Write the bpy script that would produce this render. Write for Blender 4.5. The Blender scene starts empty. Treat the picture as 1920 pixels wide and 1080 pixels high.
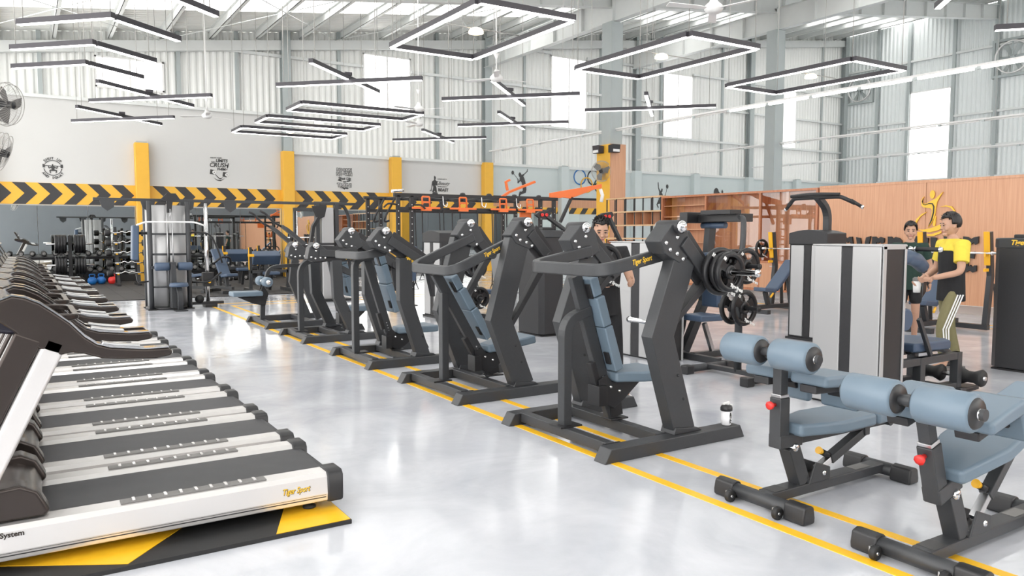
import bpy, bmesh, math, random
from mathutils import Vector as V, Matrix, Euler
random.seed(7)
PI = math.pi
SC = bpy.context.scene
COL = SC.collection

# ------------------------------------------------------------ camera, sky, exposure
cam_d = bpy.data.cameras.new('camera'); cam = bpy.data.objects.new('camera', cam_d); COL.objects.link(cam)
cam.location = (0, 0, 1.6)
cam.rotation_euler = (math.radians(90 - 4.08), 0, math.radians(-32.31))
cam_d.lens = 27.06; cam_d.sensor_width = 36; cam_d.clip_end = 200
SC.camera = cam
SC.view_settings.view_transform = 'Standard'; SC.view_settings.look = 'None'
SC.view_settings.gamma = 1; SC.view_settings.use_curve_mapping = False
SC.view_settings.exposure = .55
w = bpy.data.worlds.new('sky'); SC.world = w; w.use_nodes = True
bg = w.node_tree.nodes['Background']
bg.inputs[0].default_value = (1.0, 0.985, 0.96, 1); bg.inputs[1].default_value = 3.2
SC.cycles.max_bounces = 9; SC.cycles.diffuse_bounces = 5; SC.cycles.glossy_bounces = 4
SC.cycles.transparent_max_bounces = 12; SC.cycles.caustics_reflective = False; SC.cycles.caustics_refractive = False
SC.cycles.sample_clamp_indirect = 6

# ------------------------------------------------------------ materials
def nodes(m): return m.node_tree.nodes, m.node_tree.links
def mat(name, col, rough=.5, metal=0, var=0, vscale=6, bump=0, bscale=200, emit=0, coat=0, spec=.5):
    m = bpy.data.materials.new(name); m.use_nodes = True
    n, l = nodes(m); b = n['Principled BSDF']
    b.inputs['Base Color'].default_value = (*col, 1); b.inputs['Roughness'].default_value = rough
    b.inputs['Metallic'].default_value = metal; b.inputs['Coat Weight'].default_value = coat
    b.inputs['Specular IOR Level'].default_value = spec
    if emit:
        b.inputs['Emission Color'].default_value = (*col, 1); b.inputs['Emission Strength'].default_value = emit
    if var or bump:
        tc = n.new('ShaderNodeTexCoord')
    if var:
        t = n.new('ShaderNodeTexNoise'); t.inputs['Scale'].default_value = vscale; t.inputs['Detail'].default_value = 5
        l.new(tc.outputs['Object'], t.inputs['Vector'])
        x = n.new('ShaderNodeMix'); x.data_type = 'RGBA'
        x.inputs[6].default_value = (*[c * (1 - var) for c in col], 1); x.inputs[7].default_value = (*[min(1, c * (1 + var)) for c in col], 1)
        l.new(t.outputs[0], x.inputs[0]); l.new(x.outputs[2], b.inputs['Base Color'])
    if bump:
        t = n.new('ShaderNodeTexNoise'); t.inputs['Scale'].default_value = bscale
        l.new(tc.outputs['Object'], t.inputs['Vector'])
        bp = n.new('ShaderNodeBump'); bp.inputs['Strength'].default_value = bump; bp.inputs['Distance'].default_value = .002
        l.new(t.outputs[0], bp.inputs['Height']); l.new(bp.outputs[0], b.inputs['Normal'])
    return m
def wood(name, c1, c2, axis, rough=.35):
    m = bpy.data.materials.new(name); m.use_nodes = True; n, l = nodes(m); b = n['Principled BSDF']
    tc = n.new('ShaderNodeTexCoord'); mp = n.new('ShaderNodeMapping')
    sc = [22, 22, 22]; sc[axis] = .7; mp.inputs['Scale'].default_value = sc
    t = n.new('ShaderNodeTexNoise'); t.inputs['Scale'].default_value = 1.6; t.inputs['Detail'].default_value = 6
    r = n.new('ShaderNodeValToRGB'); r.color_ramp.elements[0].position = .35; r.color_ramp.elements[1].position = .65
    r.color_ramp.elements[0].color = (*c1, 1); r.color_ramp.elements[1].color = (*c2, 1)
    l.new(tc.outputs['Object'], mp.inputs[0]); l.new(mp.outputs[0], t.inputs['Vector']); l.new(t.outputs[0], r.inputs[0])
    l.new(r.outputs[0], b.inputs['Base Color']); b.inputs['Roughness'].default_value = rough
    return m
def glass(name, refl=.07, tint=(1, 1, 1), rough=.01):
    m = bpy.data.materials.new(name); m.use_nodes = True; n, l = nodes(m); n.remove(n['Principled BSDF'])
    t = n.new('ShaderNodeBsdfTransparent'); t.inputs[0].default_value = (*tint, 1)
    g = n.new('ShaderNodeBsdfGlossy'); g.inputs['Roughness'].default_value = rough
    fr = n.new('ShaderNodeFresnel'); fr.inputs[0].default_value = 1.5
    ad = n.new('ShaderNodeMath'); ad.operation = 'ADD'; ad.inputs[1].default_value = refl - .04; ad.use_clamp = True
    ge = n.new('ShaderNodeNewGeometry'); iv = n.new('ShaderNodeMath'); iv.operation = 'SUBTRACT'; iv.inputs[0].default_value = 1; l.new(ge.outputs['Backfacing'], iv.inputs[1])
    mu = n.new('ShaderNodeMath'); mu.operation = 'MULTIPLY'; l.new(ad.outputs[0], mu.inputs[0]); l.new(iv.outputs[0], mu.inputs[1])
    x = n.new('ShaderNodeMixShader'); l.new(fr.outputs[0], ad.inputs[0]); l.new(mu.outputs[0], x.inputs[0])
    l.new(t.outputs[0], x.inputs[1]); l.new(g.outputs[0], x.inputs[2]); l.new(x.outputs[0], n['Material Output'].inputs[0])
    return m
def floor_mat():
    m = bpy.data.materials.new('polished_grey_concrete'); m.use_nodes = True; n, l = nodes(m); b = n['Principled BSDF']
    tc = n.new('ShaderNodeTexCoord')
    t = n.new('ShaderNodeTexNoise'); t.inputs['Scale'].default_value = 1.3; t.inputs['Detail'].default_value = 9; t.inputs['Roughness'].default_value = .62
    t.inputs['Distortion'].default_value = .6
    l.new(tc.outputs['Object'], t.inputs['Vector'])
    r = n.new('ShaderNodeValToRGB'); r.color_ramp.elements[0].position = .3; r.color_ramp.elements[1].position = .72
    r.color_ramp.elements[0].color = (.45, .465, .505, 1); r.color_ramp.elements[1].color = (.62, .63, .67, 1)
    l.new(t.outputs[0], r.inputs[0]); l.new(r.outputs[0], b.inputs['Base Color'])
    r2 = n.new('ShaderNodeMapRange'); r2.inputs[1].default_value = .3; r2.inputs[2].default_value = .7; r2.inputs[3].default_value = .08; r2.inputs[4].default_value = .2
    l.new(t.outputs[0], r2.inputs[0]); l.new(r2.outputs[0], b.inputs['Roughness'])
    t2 = n.new('ShaderNodeTexNoise'); t2.inputs['Scale'].default_value = 5; t2.inputs['Detail'].default_value = 3
    l.new(tc.outputs['Object'], t2.inputs['Vector'])
    bp = n.new('ShaderNodeBump'); bp.inputs['Strength'].default_value = .09; bp.inputs['Distance'].default_value = .02
    l.new(t2.outputs[0], bp.inputs['Height']); l.new(bp.outputs[0], b.inputs['Normal'])
    b.inputs['Specular IOR Level'].default_value = .6
    return m
def rubber_tiles():
    m = mat('black_rubber_tiles', (.035, .033, .033), .75, 0, .35, 30, .4, 250)
    n, l = nodes(m); b = n['Principled BSDF']; tc = n.new('ShaderNodeTexCoord')
    br = n.new('ShaderNodeTexBrick'); br.offset = 0; br.inputs['Scale'].default_value = 1; br.inputs['Brick Width'].default_value = .5; br.inputs['Row Height'].default_value = .5
    br.inputs['Mortar Size'].default_value = .012
    br.inputs['Color1'].default_value = (.034, .032, .033, 1); br.inputs['Color2'].default_value = (.045, .042, .042, 1); br.inputs['Mortar'].default_value = (.012, .012, .012, 1)
    l.new(tc.outputs['Object'], br.inputs['Vector']); l.new(br.outputs[0], b.inputs['Base Color'])
    return m

M = dict(
    screen=mat('glossy_grey_screen', (.06, .06, .062), .12, 0, coat=.6),
    frame=mat('charcoal_powder_coat', (.040, .042, .046), .42, .15, .12, 40, .25, 600),
    black=mat('black_steel', (.016, .016, .018), .45, .1), blackplastic=mat('black_plastic', (.02, .02, .022), .4, 0, 0, 1, .15, 500),
    darkgrey=mat('dark_grey_shroud', (.028, .028, .031), .45, .2, .15, 60, .3, 700),
    pad=mat('slate_blue_vinyl', (.135, .185, .235), .42, 0, .05, 8, .12, 350), padnavy=mat('navy_vinyl', (.055, .085, .14), .45, 0, .05, 8, .12, 350),
    chrome=mat('chrome', (.78, .78, .79), .12, 1), steel=mat('brushed_steel', (.55, .55, .56), .28, 1, .06, 60),
    alu=mat('silver_aluminium', (.74, .72, .71), .26, .55), silver=mat('silver_shroud', (.45, .45, .455), .36, .35, .03, 3),
    grip=mat('grey_step_strip', (.16, .155, .15), .5, 0, .1, 40), belt=mat('treadmill_belt', (.040, .040, .043), .55, 0, .25, 9, .3, 500),
    console=mat('metallic_brown_black_console', (.050, .040, .036), .24, .55, .1, 4), consoletop=mat('dark_violet_black_plastic', (.02, .018, .03), .22, .1),
    rubber=mat('black_rubber', (.014, .014, .015), .6, 0, .2, 50, .2, 300), iron=mat('black_iron_plate', (.017, .017, .019), .35, .3, .1, 40, .2, 300),
    yellow=mat('yellow_paint', (.80, .44, .045), .45, 0, .05, 5), gold=mat('gold_yellow_print', (.85, .52, .04), .4), lineyellow=mat('yellow_floor_tape', (.90, .50, .02), .4, 0, .12, 12),
    orange=mat('orange_steel', (.80, .17, .035), .38, .1), red=mat('red_plastic', (.75, .035, .03), .35), bluek=mat('blue_coating', (.02, .18, .55), .4),
    white=mat('white_plastic', (.80, .80, .79), .35), whitepaint=mat('white_wall_paint', (.60, .60, .59), .6, 0, .02, 2), palewall=mat('pale_blue_grey_paint', (.56, .62, .62), .6, 0, .02, 2),
    clad=mat('pale_grey_corrugated_sheet', (.78, .79, .77), .45, .15, .03, 3), cladfar=mat('pale_blue_corrugated_sheet', (.74, .78, .78), .45, .15, .03, 3),
    beam=mat('grey_green_beam_paint', (.40, .44, .44), .5, .1, .05, 3), rafter=mat('grey_rafter_paint', (.70, .72, .71), .5, .1, .05, 3),
    roof=mat('roof_sheet', (.82, .83, .80), .5, .15, .05, 3), darkwall=mat('dark_grey_wall', (.16, .175, .19), .6, 0, .05, 2),
    ink=mat('dark_grey_print', (.05, .05, .05), .6), inkred=mat('dark_red_print', (.30, .03, .03), .6), chev=mat('chevron_black', (.035, .034, .036), .5, 0, .15, 3),
    led=mat('led_diffuser', (1, .99, .97), .4, 0, emit=5.0), warm=mat('warm_lamp_diffuser', (1, .78, .5), .4, 0, emit=5.0), tube=mat('lit_tube', (1, 1, .98), .4, 0, emit=9.0),
    lampbody=mat('dark_lamp_body', (.045, .042, .05), .45, .2), wire=mat('grey_wire', (.42, .41, .39), .5, .3),
    mirror=mat('mirror_glass', (.80, .83, .82), .012, 1), glass=glass('window_glass'), doorglass=glass('cabinet_glass', .09, (.93, .90, .88)),
    bottle=mat('frosted_bottle', (.82, .82, .84), .3), skin=mat('skin', (.50, .29, .20), .5, 0, .06, 30), hair=mat('black_hair', (.012, .010, .010), .5, 0, .3, 80, .6, 200),
    tee=mat('black_cotton', (.012, .012, .014), .85, 0, .2, 40, .3, 300), green=mat('dark_green_cotton', (.012, .035, .026), .85, 0, .2, 40, .3, 300), yel=mat('bright_yellow_cotton', (.75, .58, .06), .8, 0, .1, 30),
    khaki=mat('olive_track_fabric', (.20, .18, .09), .8, 0, .1, 30), shoe=mat('white_canvas', (.72, .70, .66), .7), lip=mat('lip', (.36, .13, .11), .5), eye=mat('dark_eye', (.015, .012, .01), .2),
    wood=wood('orange_wood_veneer', (.54, .27, .15), (.63, .34, .20), 2), woodd=wood('red_brown_wood', (.40, .15, .07), (.50, .20, .10), 2, .25), woodp=wood('pale_wood_board', (.62, .40, .22), (.70, .48, .29), 1),
    floor=floor_mat(), tiles=rubber_tiles(), blue=mat('blue_ring_paint', (.02, .15, .42), .5), amber=mat('amber_plastic', (.85, .45, .02), .35), purple=mat('pink_plastic', (.6, .08, .35), .4),
)

# ------------------------------------------------------------ mesh helpers
def fillet(pts, r, n=5):
    pts = [V(p) for p in pts]; out = [pts[0]]
    for i in range(1, len(pts) - 1):
        a, b, c = pts[i - 1], pts[i], pts[i + 1]; u = (a - b); v = (c - b)
        d = min(r, u.length * .49, v.length * .49); p0 = b + u.normalized() * d; p1 = b + v.normalized() * d
        for k in range(n + 1):
            t = k / n; out.append(p0 * (1 - t) ** 2 + b * 2 * t * (1 - t) + p1 * t * t)
    out.append(pts[-1]); return out
class MB:
    def __init__(s): s.v = []; s.f = []; s.s = []
    def add(s, vs, fs, smooth=False):
        o = len(s.v); s.v += [tuple(p) for p in vs]; s.f += [tuple(i + o for i in f) for f in fs]; s.s += [smooth] * len(fs); return s
    def box(s, c, sz, rot=None, taper=1):
        x, y, z = [k / 2 for k in sz]; t = taper
        vs = [V(p) for p in ((-x, -y, -z), (x, -y, -z), (x, y, -z), (-x, y, -z), (-x * t, -y * t, z), (x * t, -y * t, z), (x * t, y * t, z), (-x * t, y * t, z))]
        if rot is not None:
            R = Euler(rot).to_matrix() if not isinstance(rot, Matrix) else rot
            vs = [R @ p for p in vs]
        c = V(c); return s.add([p + c for p in vs], [(3, 2, 1, 0), (4, 5, 6, 7), (0, 1, 5, 4), (1, 2, 6, 5), (2, 3, 7, 6), (3, 0, 4, 7)])
    def span(s, a, b):
        return s.box([(p + q) / 2 for p, q in zip(a, b)], [abs(q - p) for p, q in zip(a, b)])
    def sweep(s, pts, w, h, up=(0, 0, 1), w2=None, h2=None):   # rectangular tube along a path: w across, h along up
        pts = [V(p) for p in pts]; up = V(up); n = len(pts); rings = []
        for i, p in enumerate(pts):
            d0 = (pts[i] - pts[i - 1]).normalized() if i else (pts[1] - pts[0]).normalized()
            d1 = (pts[i + 1] - pts[i]).normalized() if i < n - 1 else d0
            t = (d0 + d1).normalized(); c = max(.35, t.dot(d1)); f = i / (n - 1)
            ww = w if w2 is None else w + (w2 - w) * f; hh = h if h2 is None else h + (h2 - h) * f
            sd = t.cross(up)
            if sd.length < 1e-4: sd = t.cross(V((1, 0, 0)))
            sd.normalize(); u = sd.cross(t).normalized()
            bend = d0.cross(d1); su = sh = 1
            if bend.length > 1e-4:
                if abs(bend.normalized().dot(u)) > abs(bend.normalized().dot(sd)): su = 1 / c
                else: sh = 1 / c
            a, b = sd * ww / 2 * su, u * hh / 2 * sh
            rings += [p - a - b, p + a - b, p + a + b, p - a + b]
        fs = [(0, 1, 2, 3)[::-1], tuple(4 * (n - 1) + k for k in range(4))]
        for i in range(n - 1):
            for k in range(4): fs.append((4 * i + k, 4 * i + (k + 1) % 4, 4 * i + 4 + (k + 1) % 4, 4 * i + 4 + k))
        return s.add(rings, [tuple(reversed(f)) for f in fs])
    def tube(s, pts, r, n=10, r2=None, caps=True):
        pts = [V(p) for p in pts]; m = len(pts); vs = []; ref = None
        for i, p in enumerate(pts):
            d0 = (pts[i] - pts[i - 1]).normalized() if i else (pts[1] - pts[0]).normalized()
            d1 = (pts[i + 1] - pts[i]).normalized() if i < m - 1 else d0
            t = (d0 + d1).normalized()
            if ref is None: ref = V((0, 0, 1)) if abs(t.z) < .9 else V((1, 0, 0))
            a = t.cross(ref).normalized(); b = a.cross(t).normalized(); ref = b
            f = i / (m - 1); rr = r if r2 is None else r + (r2 - r) * f
            if isinstance(r, (list, tuple)): rr = r[i]
            for k in range(n):
                q = 2 * PI * k / n; vs.append(p + (a * math.cos(q) + b * math.sin(q)) * rr)
        fs = [(i * n + k, i * n + (k + 1) % n, (i + 1) * n + (k + 1) % n, (i + 1) * n + k) for i in range(m - 1) for k in range(n)]
        s.add(vs, fs, True)
        if caps:
            s.add(vs[:n], [tuple(range(n))]); s.add(vs[-n:], [tuple(reversed(range(n)))])
        return s
    def cyl(s, p, q, r, n=14, r2=None): return s.tube([p, q], r, n, r2)
    def lathe(s, prof, p, ax, n=20):       # prof: (radius, distance along ax)
        ax = V(ax).normalized(); ref = V((0, 0, 1)) if abs(ax.z) < .9 else V((1, 0, 0)); a = ax.cross(ref).normalized(); b = ax.cross(a); p = V(p)
        vs = [p + ax * h + (a * math.cos(2 * PI * k / n) + b * math.sin(2 * PI * k / n)) * max(r, 1e-4) for r, h in prof for k in range(n)]
        fs = [(i * n + k, i * n + (k + 1) % n, (i + 1) * n + (k + 1) % n, (i + 1) * n + k) for i in range(len(prof) - 1) for k in range(n)]
        return s.add(vs, fs, True)
    def ring(s, p, ax, ri, ro, th, n=24):  # flat annulus with thickness th centred on p
        return s.lathe([(ri, -th / 2), (ro, -th / 2), (ro, th / 2), (ri, th / 2), (ri, -th / 2)], p, ax, n)
    def prism(s, poly, o, u, v, th):       # polygon in the (u, v) plane, thickness th along u x v
        o, u, v = V(o), V(u), V(v); nn = u.cross(v).normalized(); n = len(poly)
        a = [o + u * x + v * y - nn * th / 2 for x, y in poly]; b = [p + nn * th for p in a]
        return s.add(a + b, [tuple(reversed(range(n))), tuple(range(n, 2 * n))] + [(i, (i + 1) % n, n + (i + 1) % n, n + i) for i in range(n)])
    def ball(s, c, r, n=12, m=8, sz=(1, 1, 1)):
        vs = [V(c) + V((r * sz[0] * math.sin(PI * j / m) * math.cos(2 * PI * k / n), r * sz[1] * math.sin(PI * j / m) * math.sin(2 * PI * k / n), r * sz[2] * math.cos(PI * j / m))) for j in range(m + 1) for k in range(n)]
        return s.add(vs, [(j * n + k, (j + 1) * n + k, (j + 1) * n + (k + 1) % n, j * n + (k + 1) % n) for j in range(m) for k in range(n)], True)
    def mesh(s, name):
        me = bpy.data.meshes.new(name); me.from_pydata(s.v, [], s.f); me.polygons.foreach_set('use_smooth', s.s)
        b = bmesh.new(); b.from_mesh(me); bmesh.ops.remove_doubles(b, verts=b.verts, dist=1e-5); bmesh.ops.recalc_face_normals(b, faces=b.faces); b.to_mesh(me); b.free()
        return me
    def build(s, name, m, parent=None, bevel=0, seg=2, loc=None):
        me = s.mesh(name); o = bpy.data.objects.new(name, me); COL.objects.link(o)
        me.materials.append(M[m] if isinstance(m, str) else m)
        if parent is not None: o.parent = parent
        if loc is not None: o.location = loc
        if bevel:
            if seg > 2: me.polygons.foreach_set('use_smooth', [True] * len(me.polygons))
            b = o.modifiers.new('edge', 'BEVEL'); b.width = bevel; b.segments = seg; b.limit_method = 'ANGLE'; b.angle_limit = math.radians(50); b.harden_normals = seg > 2
        return o
def tag(o, label=None, cat=None, group=None, kind=None):
    for k, x in (('label', label), ('category', cat), ('group', group), ('kind', kind)):
        if x: o[k] = x
    return o
def empty(name, label, cat, loc=(0, 0, 0), rz=0, group=None):
    o = bpy.data.objects.new(name, None); COL.objects.link(o); o.location = loc; o.rotation_euler = (0, 0, rz); o.empty_display_size = .1
    return tag(o, label, cat, group)
KIDS = {}
def dup(root, loc, rz=None, label=None, group=None):
    if not KIDS.get('n') == len(bpy.data.objects):
        pass
    def cp(o, par):
        c = o.copy(); COL.objects.link(c)
        if par is not None: c.parent = par
        for ch in o.children: cp(ch, c)
        return c
    r = cp(root, None); r.location = loc
    if rz is not None: r.rotation_euler = (0, 0, rz)
    if label: r['label'] = label
    if group: r['group'] = group
    return r
def text(body, size, loc, rot, m, parent=None, name='lettering', ext=.002, shear=0, off=0, sx=1, align='CENTER'):
    c = bpy.data.curves.new(name, 'FONT'); c.body = body; c.size = size; c.extrude = ext; c.shear = shear; c.offset = off; c.align_x = align; c.align_y = 'CENTER'; c.resolution_u = 3
    tmp = bpy.data.objects.new(name, c); me = bpy.data.meshes.new_from_object(tmp); bpy.data.objects.remove(tmp); bpy.data.curves.remove(c)
    me.materials.clear(); me.materials.append(M[m]); o = bpy.data.objects.new(name, me); COL.objects.link(o); o.location = loc; o.rotation_euler = rot; o.scale = (sx, 1, 1)
    if parent is not None: o.parent = parent
    return o
WALLROT = (PI / 2, 0, 0)            # text upright, facing -Y
PARTROT = (PI / 2, 0, -PI / 2)      # text upright, facing -X
# ------------------------------------------------------------ the setting
YA, XB, XL, YR = 28.27, 41.0, -2.4, -10.0          # gable wall, far court wall, glazed wall, rear wall
roofz = lambda x: 7.75 + .13 * x
fl = MB(); fl.span((XL, YR, -.12), (XB, YA, 0)); fl = fl.build('floor', 'floor'); tag(fl, 'polished grey concrete floor of the gym hall', kind='structure')
rb = MB(); rb.span((XL + .02, 20.25, 0), (8.4, YA - .03, .022)); tag(rb.build('rubber_matting', 'tiles'), 'black rubber tile matting along the mirror wall', 'mat')

def strip(name, boxes, m='lineyellow'):
    b = MB()
    for a, c in boxes: b.span(a, c)
    return b.build(name, m)
o = strip('trim_1', [((3.385, -1, 0), (3.455, 18.25, .003)), ((3.455, 18.18, 0), (9.0, 18.25, .003))]); tag(o, 'outer yellow line on the floor', kind='structure')
o = strip('trim_2', [((3.80, -1, 0), (3.865, 17.65, .003)), ((3.865, 17.585, 0), (9.0, 17.65, .003))]); tag(o, 'inner yellow line on the floor', kind='structure')
o = strip('trim_3', [((13.6, -1, 0), (13.66, 20, .003))]); tag(o, 'yellow line before the wood panel wall', kind='structure')
o = strip('trim_4', [((14.1, -1, 0), (14.16, 20, .003))]); tag(o, 'second yellow line before the wood panel wall', kind='structure')

def corr(b, axis, a0, a1, lo, hi, face, pitch=.22, depth=.035, sgn=-1):   # corrugated sheet; axis 'x' (plane y=face) or 'y' (plane x=face)
    n = max(2, int((a1 - a0) / pitch)) * 4; vs = []; fs = []
    for i in range(n + 1):
        a = a0 + (a1 - a0) * i / n; d = face + sgn * (depth if i % 4 in (1, 2) else 0)
        h = hi(a) if callable(hi) else hi
        for z in (lo, h): vs.append((a, d, z) if axis == 'x' else (d, a, z))
    for i in range(n): fs.append((2 * i, 2 * i + 2, 2 * i + 3, 2 * i + 1))
    b.add(vs, fs)
# wall_back: white panel wall, cladding above, tall windows
wins_a = [(2.1, 4.15), (11.15, 13.15), (19.9, 21.9), (26.6, 28.6), (34.6, 36.6)]
wb = MB(); wb.span((XL, YA, 0), (8.16, YA + .2, 5.84)); wb.span((8.16, YA, 0), (XB + .2, YA + .2, 4.5))
wall_a = wb.build('wall_back', 'whitepaint'); tag(wall_a, 'pale gable wall behind the mirrors and dumbbells', kind='structure')
ea = lambda x: roofz(x)
cl = MB(); x = XL
for i, (a, c) in enumerate(wins_a):
    if x < 8.16 < a: corr(cl, 'x', x, 8.16, 5.84, ea, YA + .06); x = 8.16
    corr(cl, 'x', x, a, 5.84 if x < 8 else 4.5, ea, YA + .06)
    corr(cl, 'x', a, c, 5.84 if a < 8 else 4.5, 6.28, YA + .06); x = c
corr(cl, 'x', x, XB, 4.5, ea, YA + .06); cl.build('cladding', 'clad', wall_a)
for i, (a, c) in enumerate(wins_a):
    t = min(9.4, ea((a + c) / 2) - .05) if i else 7.25
    t = min(ea(a) - .75, 9.42)
    r = bpy.data.objects.new('window_%d' % (i + 1), None); COL.objects.link(r); tag(r, kind='structure')
    f = MB(); f.span((a, YA - .02, 6.28), (a + .06, YA + .08, t)); f.span((c - .06, YA - .02, 6.28), (c, YA + .08, t)); f.span((a, YA - .02, 6.26), (c, YA + .08, 6.33)); f.span((a, YA - .02, t - .05), (c, YA + .08, t))
    f.span(((a + c) / 2 - .03, YA - .02, 6.33), ((a + c) / 2 + .03, YA + .06, t - .05)); f.build('window_frame', 'white', r)
    p = MB(); p.span((a + .06, YA + .03, 6.33), (c - .06, YA + .036, t - .05)); p.build('pane', 'glass', r)
    if t < ea((a + c) / 2): pass
    cc = MB(); corr(cc, 'x', a, c, t, ea, YA + .06); cc.build('cladding', 'clad', wall_a)
# girts and posts on the gable wall
g = MB()
for z0, x0 in ((5.84, XL), (6.27, XL), (7.93, 4), (9.5, 16.5), (4.52, 8.2)):
    if z0 != 6.27 or True:
        segs = [(x0, XB)] if z0 < 6.2 else None
        if segs is None:
            segs = []; q = x0
            for a, c in wins_a:
                if c < q: continue
                segs.append((q, a)); q = c
            segs.append((q, XB))
            if z0 == 6.27: segs = [(8.2, XB)]
        if z0 == 5.84: segs = [(XL, 8.1)]
        for a, c in segs:
            if c > a: g = MB(); g.span((a, YA - .08, z0 - .05), (c, YA + .03, z0 + .05)); g.build('girt', 'rafter', wall_a)
pb = MB()
for x in (.6, 4.6, 6.5, 10.2, 14.3, 18.5, 22.7, 26.45, 30.7, 34.5, 38.8):
    pb = MB(); pb.span((x - .06, YA - .06, 4.5 if x > 8 else 5.84), (x + .06, YA + .05, ea(x))); pb.build('intermediate_post', 'beam', wall_a)
eb = MB(); eb.sweep([(XL, YA - .1, ea(XL) - .5), (XB, YA - .1, ea(XB) - .5)], .2, .34); eb.build('gable_beam', 'rafter', wall_a)
for i, x in enumerate((-1.0, 3.36, 8.16, 12.37, 16.55, 20.5, 24.8, 28.7, 32.7, 36.6, 40.7)):
    c = MB(); short = x in (3.36, 12.37, 20.5, 28.7, 36.6)
    if short: ea_, ea = ea, (lambda x: 4.6)
    c.span((x - .16, YA - .28, 4.5), (x + .16, YA - .265, ea(x))); c.span((x - .16, YA - .02, 4.5), (x + .16, YA - .005, ea(x))); c.span((x - .01, YA - .27, 4.5), (x + .01, YA - .01, ea(x)))
    o = c.build('column_%d' % (i + 1), 'beam', None); tag(o, kind='structure')
    if short: ea = ea_
    k = MB(); k.span((x - .21, YA - .32, 0), (x + .21, YA, 4.55)); k.build('column_cover', 'yellow' if i < 5 else 'palewall', o, .02)
# court end of the gable wall is pale blue below the cladding
pw = MB(); pw.span((16.8, YA - .02, 0), (XB, YA + .01, 4.48)); pw.build('painted_panel', 'palewall', wall_a)
tr = MB(); tr.span((8.2, YA - .05, 4.46), (XB, YA + .02, 4.58)); tr.build('ledge', 'white', wall_a)
# chevron band: black arrows on a yellow board, one board per bay
bx = [XL, 3.14, 3.58, 7.94, 8.38, 12.15, 12.59, 16.33]
band = MB(); band.span((XL, YA - .03, 2.5), (16.3, YA - .004, 3.165)); band = band.build('chevron_band', 'yellow', wall_a)
for s in range(0, 8, 2):
    x = bx[s] + .1
    while x < bx[s + 1] - .3:
        q = MB(); zm = 2.8325; e = bx[s + 1]; cut = lambda v: min(v, e)
        q.prism([(x, 2.502), (x + .34, 2.502), (cut(x + .66), zm), (x + .34, 3.163), (x, 3.163), (cut(x + .32), zm)], (0, YA - .032, 0), (1, 0, 0), (0, 0, 1), .006)
        q.build('chevron', 'chev', band); x += .68
b2 = MB(); b2.span((16.8, YA - .03, 2.74), (24, YA - .021, 3.1)); b2.build('wood_band', 'wood', wall_a)
b3 = MB(); b3.span((16.8, YA - .04, 3.1), (24, YA - .021, 3.2)); b3.build('black_rail', 'black', wall_a)
b4 = MB(); b4.span((16.8, YA - .03, 2.46), (24, YA - .021, 2.74)); b4 = b4.build('chevron_band', 'yellow', wall_a)
for k in range(11):
    x = 16.9 + k * .66; q = MB(); q.prism([(x, 2.465), (x + .3, 2.465), (x + .5, 2.735), (x + .2, 2.735)], (0, YA - .034, 0), (1, 0, 0), (0, 0, 1), .004); q.build('chevron', 'chev', b4)
# mirrors: one sheet per 1.4 m
mx = [XL, 3.14, 3.58, 7.94, 8.38, 12.15, 12.59, 16.33, 16.8, 21.5]
k = 0
for s in range(0, 10, 2):
    n = max(1, round((mx[s + 1] - mx[s]) / 1.45)); wd = (mx[s + 1] - mx[s]) / n
    for j in range(n):
        q = MB(); a = mx[s] + j * wd; q.span((a + .008, YA - .03, .25), (a + wd - .008, YA - .012, 2.46))
        o = q.build('wall_mirror', 'mirror'); tag(o, 'tall gable wall mirror sheet, %s in the bay %s' % (('first', 'second', 'third', 'fourth')[j], ('over the treadmills', 'after the first column', 'after the second column', 'after the third column', 'under the wood band')[s // 2]), 'mirror', 'mirror sheets on the gable wall')
sk = MB(); sk.span((XL, YA - .03, 0), (16.3, YA - .01, .25)); tag(sk.build('baseboard_back', 'chev'), kind='structure')

# wall_far: court wall
wf = MB(); wf.span((XB, YR, 0), (XB + .2, YA, 4.4)); wall_b = wf.build('wall_far', 'palewall'); tag(wall_b, 'far court wall of corrugated sheet', kind='structure')
wins_b = [(22.1, 24.35), (11.5, 13.8), (1.0, 3.2)]
cl = MB(); y = YA
rbz = roofz(XB) - .1
for a, c in wins_b:
    corr(cl, 'y', c, y, 4.4, rbz, XB + .06); corr(cl, 'y', a, c, 9.2, rbz, XB + .06); y = a
corr(cl, 'y', YR, y, 4.4, rbz, XB + .06); cl.build('cladding', 'cladfar', wall_b)
for i, (a, c) in enumerate(wins_b):
    r = bpy.data.objects.new('window_%d' % (i + 6), None); COL.objects.link(r); tag(r, kind='structure')
    f = MB(); f.span((XB - .02, a, 4.4), (XB + .08, a + .07, 9.2)); f.span((XB - .02, c - .07, 4.4), (XB + .08, c, 9.2)); f.span((XB - .02, a, 9.14), (XB + .08, c, 9.2)); f.span((XB - .02, a, 4.4), (XB + .08, c, 4.48)); f.build('window_frame', 'white', r)
    p = MB(); p.span((XB + .03, a + .07, 4.48), (XB + .036, c - .07, 9.14)); p.build('pane', 'glass', r)
g = MB()
for z in (6.0, 7.65, 10.85):
    q = YA
    for a, c in wins_b + [(YR, YR)]:
        if z < 9.2: g = MB(); g.span((XB - .08, c, z - .05), (XB + .03, q, z + .05)); g.build('girt', 'rafter', wall_b); q = a
    if z > 9.2: g = MB(); g.span((XB - .08, YR, z - .05), (XB + .03, YA, z + .05)); g.build('girt', 'rafter', wall_b)
g = MB(); g.span((XB - .08, YR, 4.38), (XB + .03, YA, 4.5)); g.build('girt', 'rafter', wall_b)
for y in (26.2, 24.4, 22.0, 19.9, 17.6, 15.2, 10, 6, 2): p = MB(); p.span((XB - .12, y - .08, 4.4), (XB, y + .08, rbz)); p.build('wall_post', 'beam', wall_b)
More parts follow.
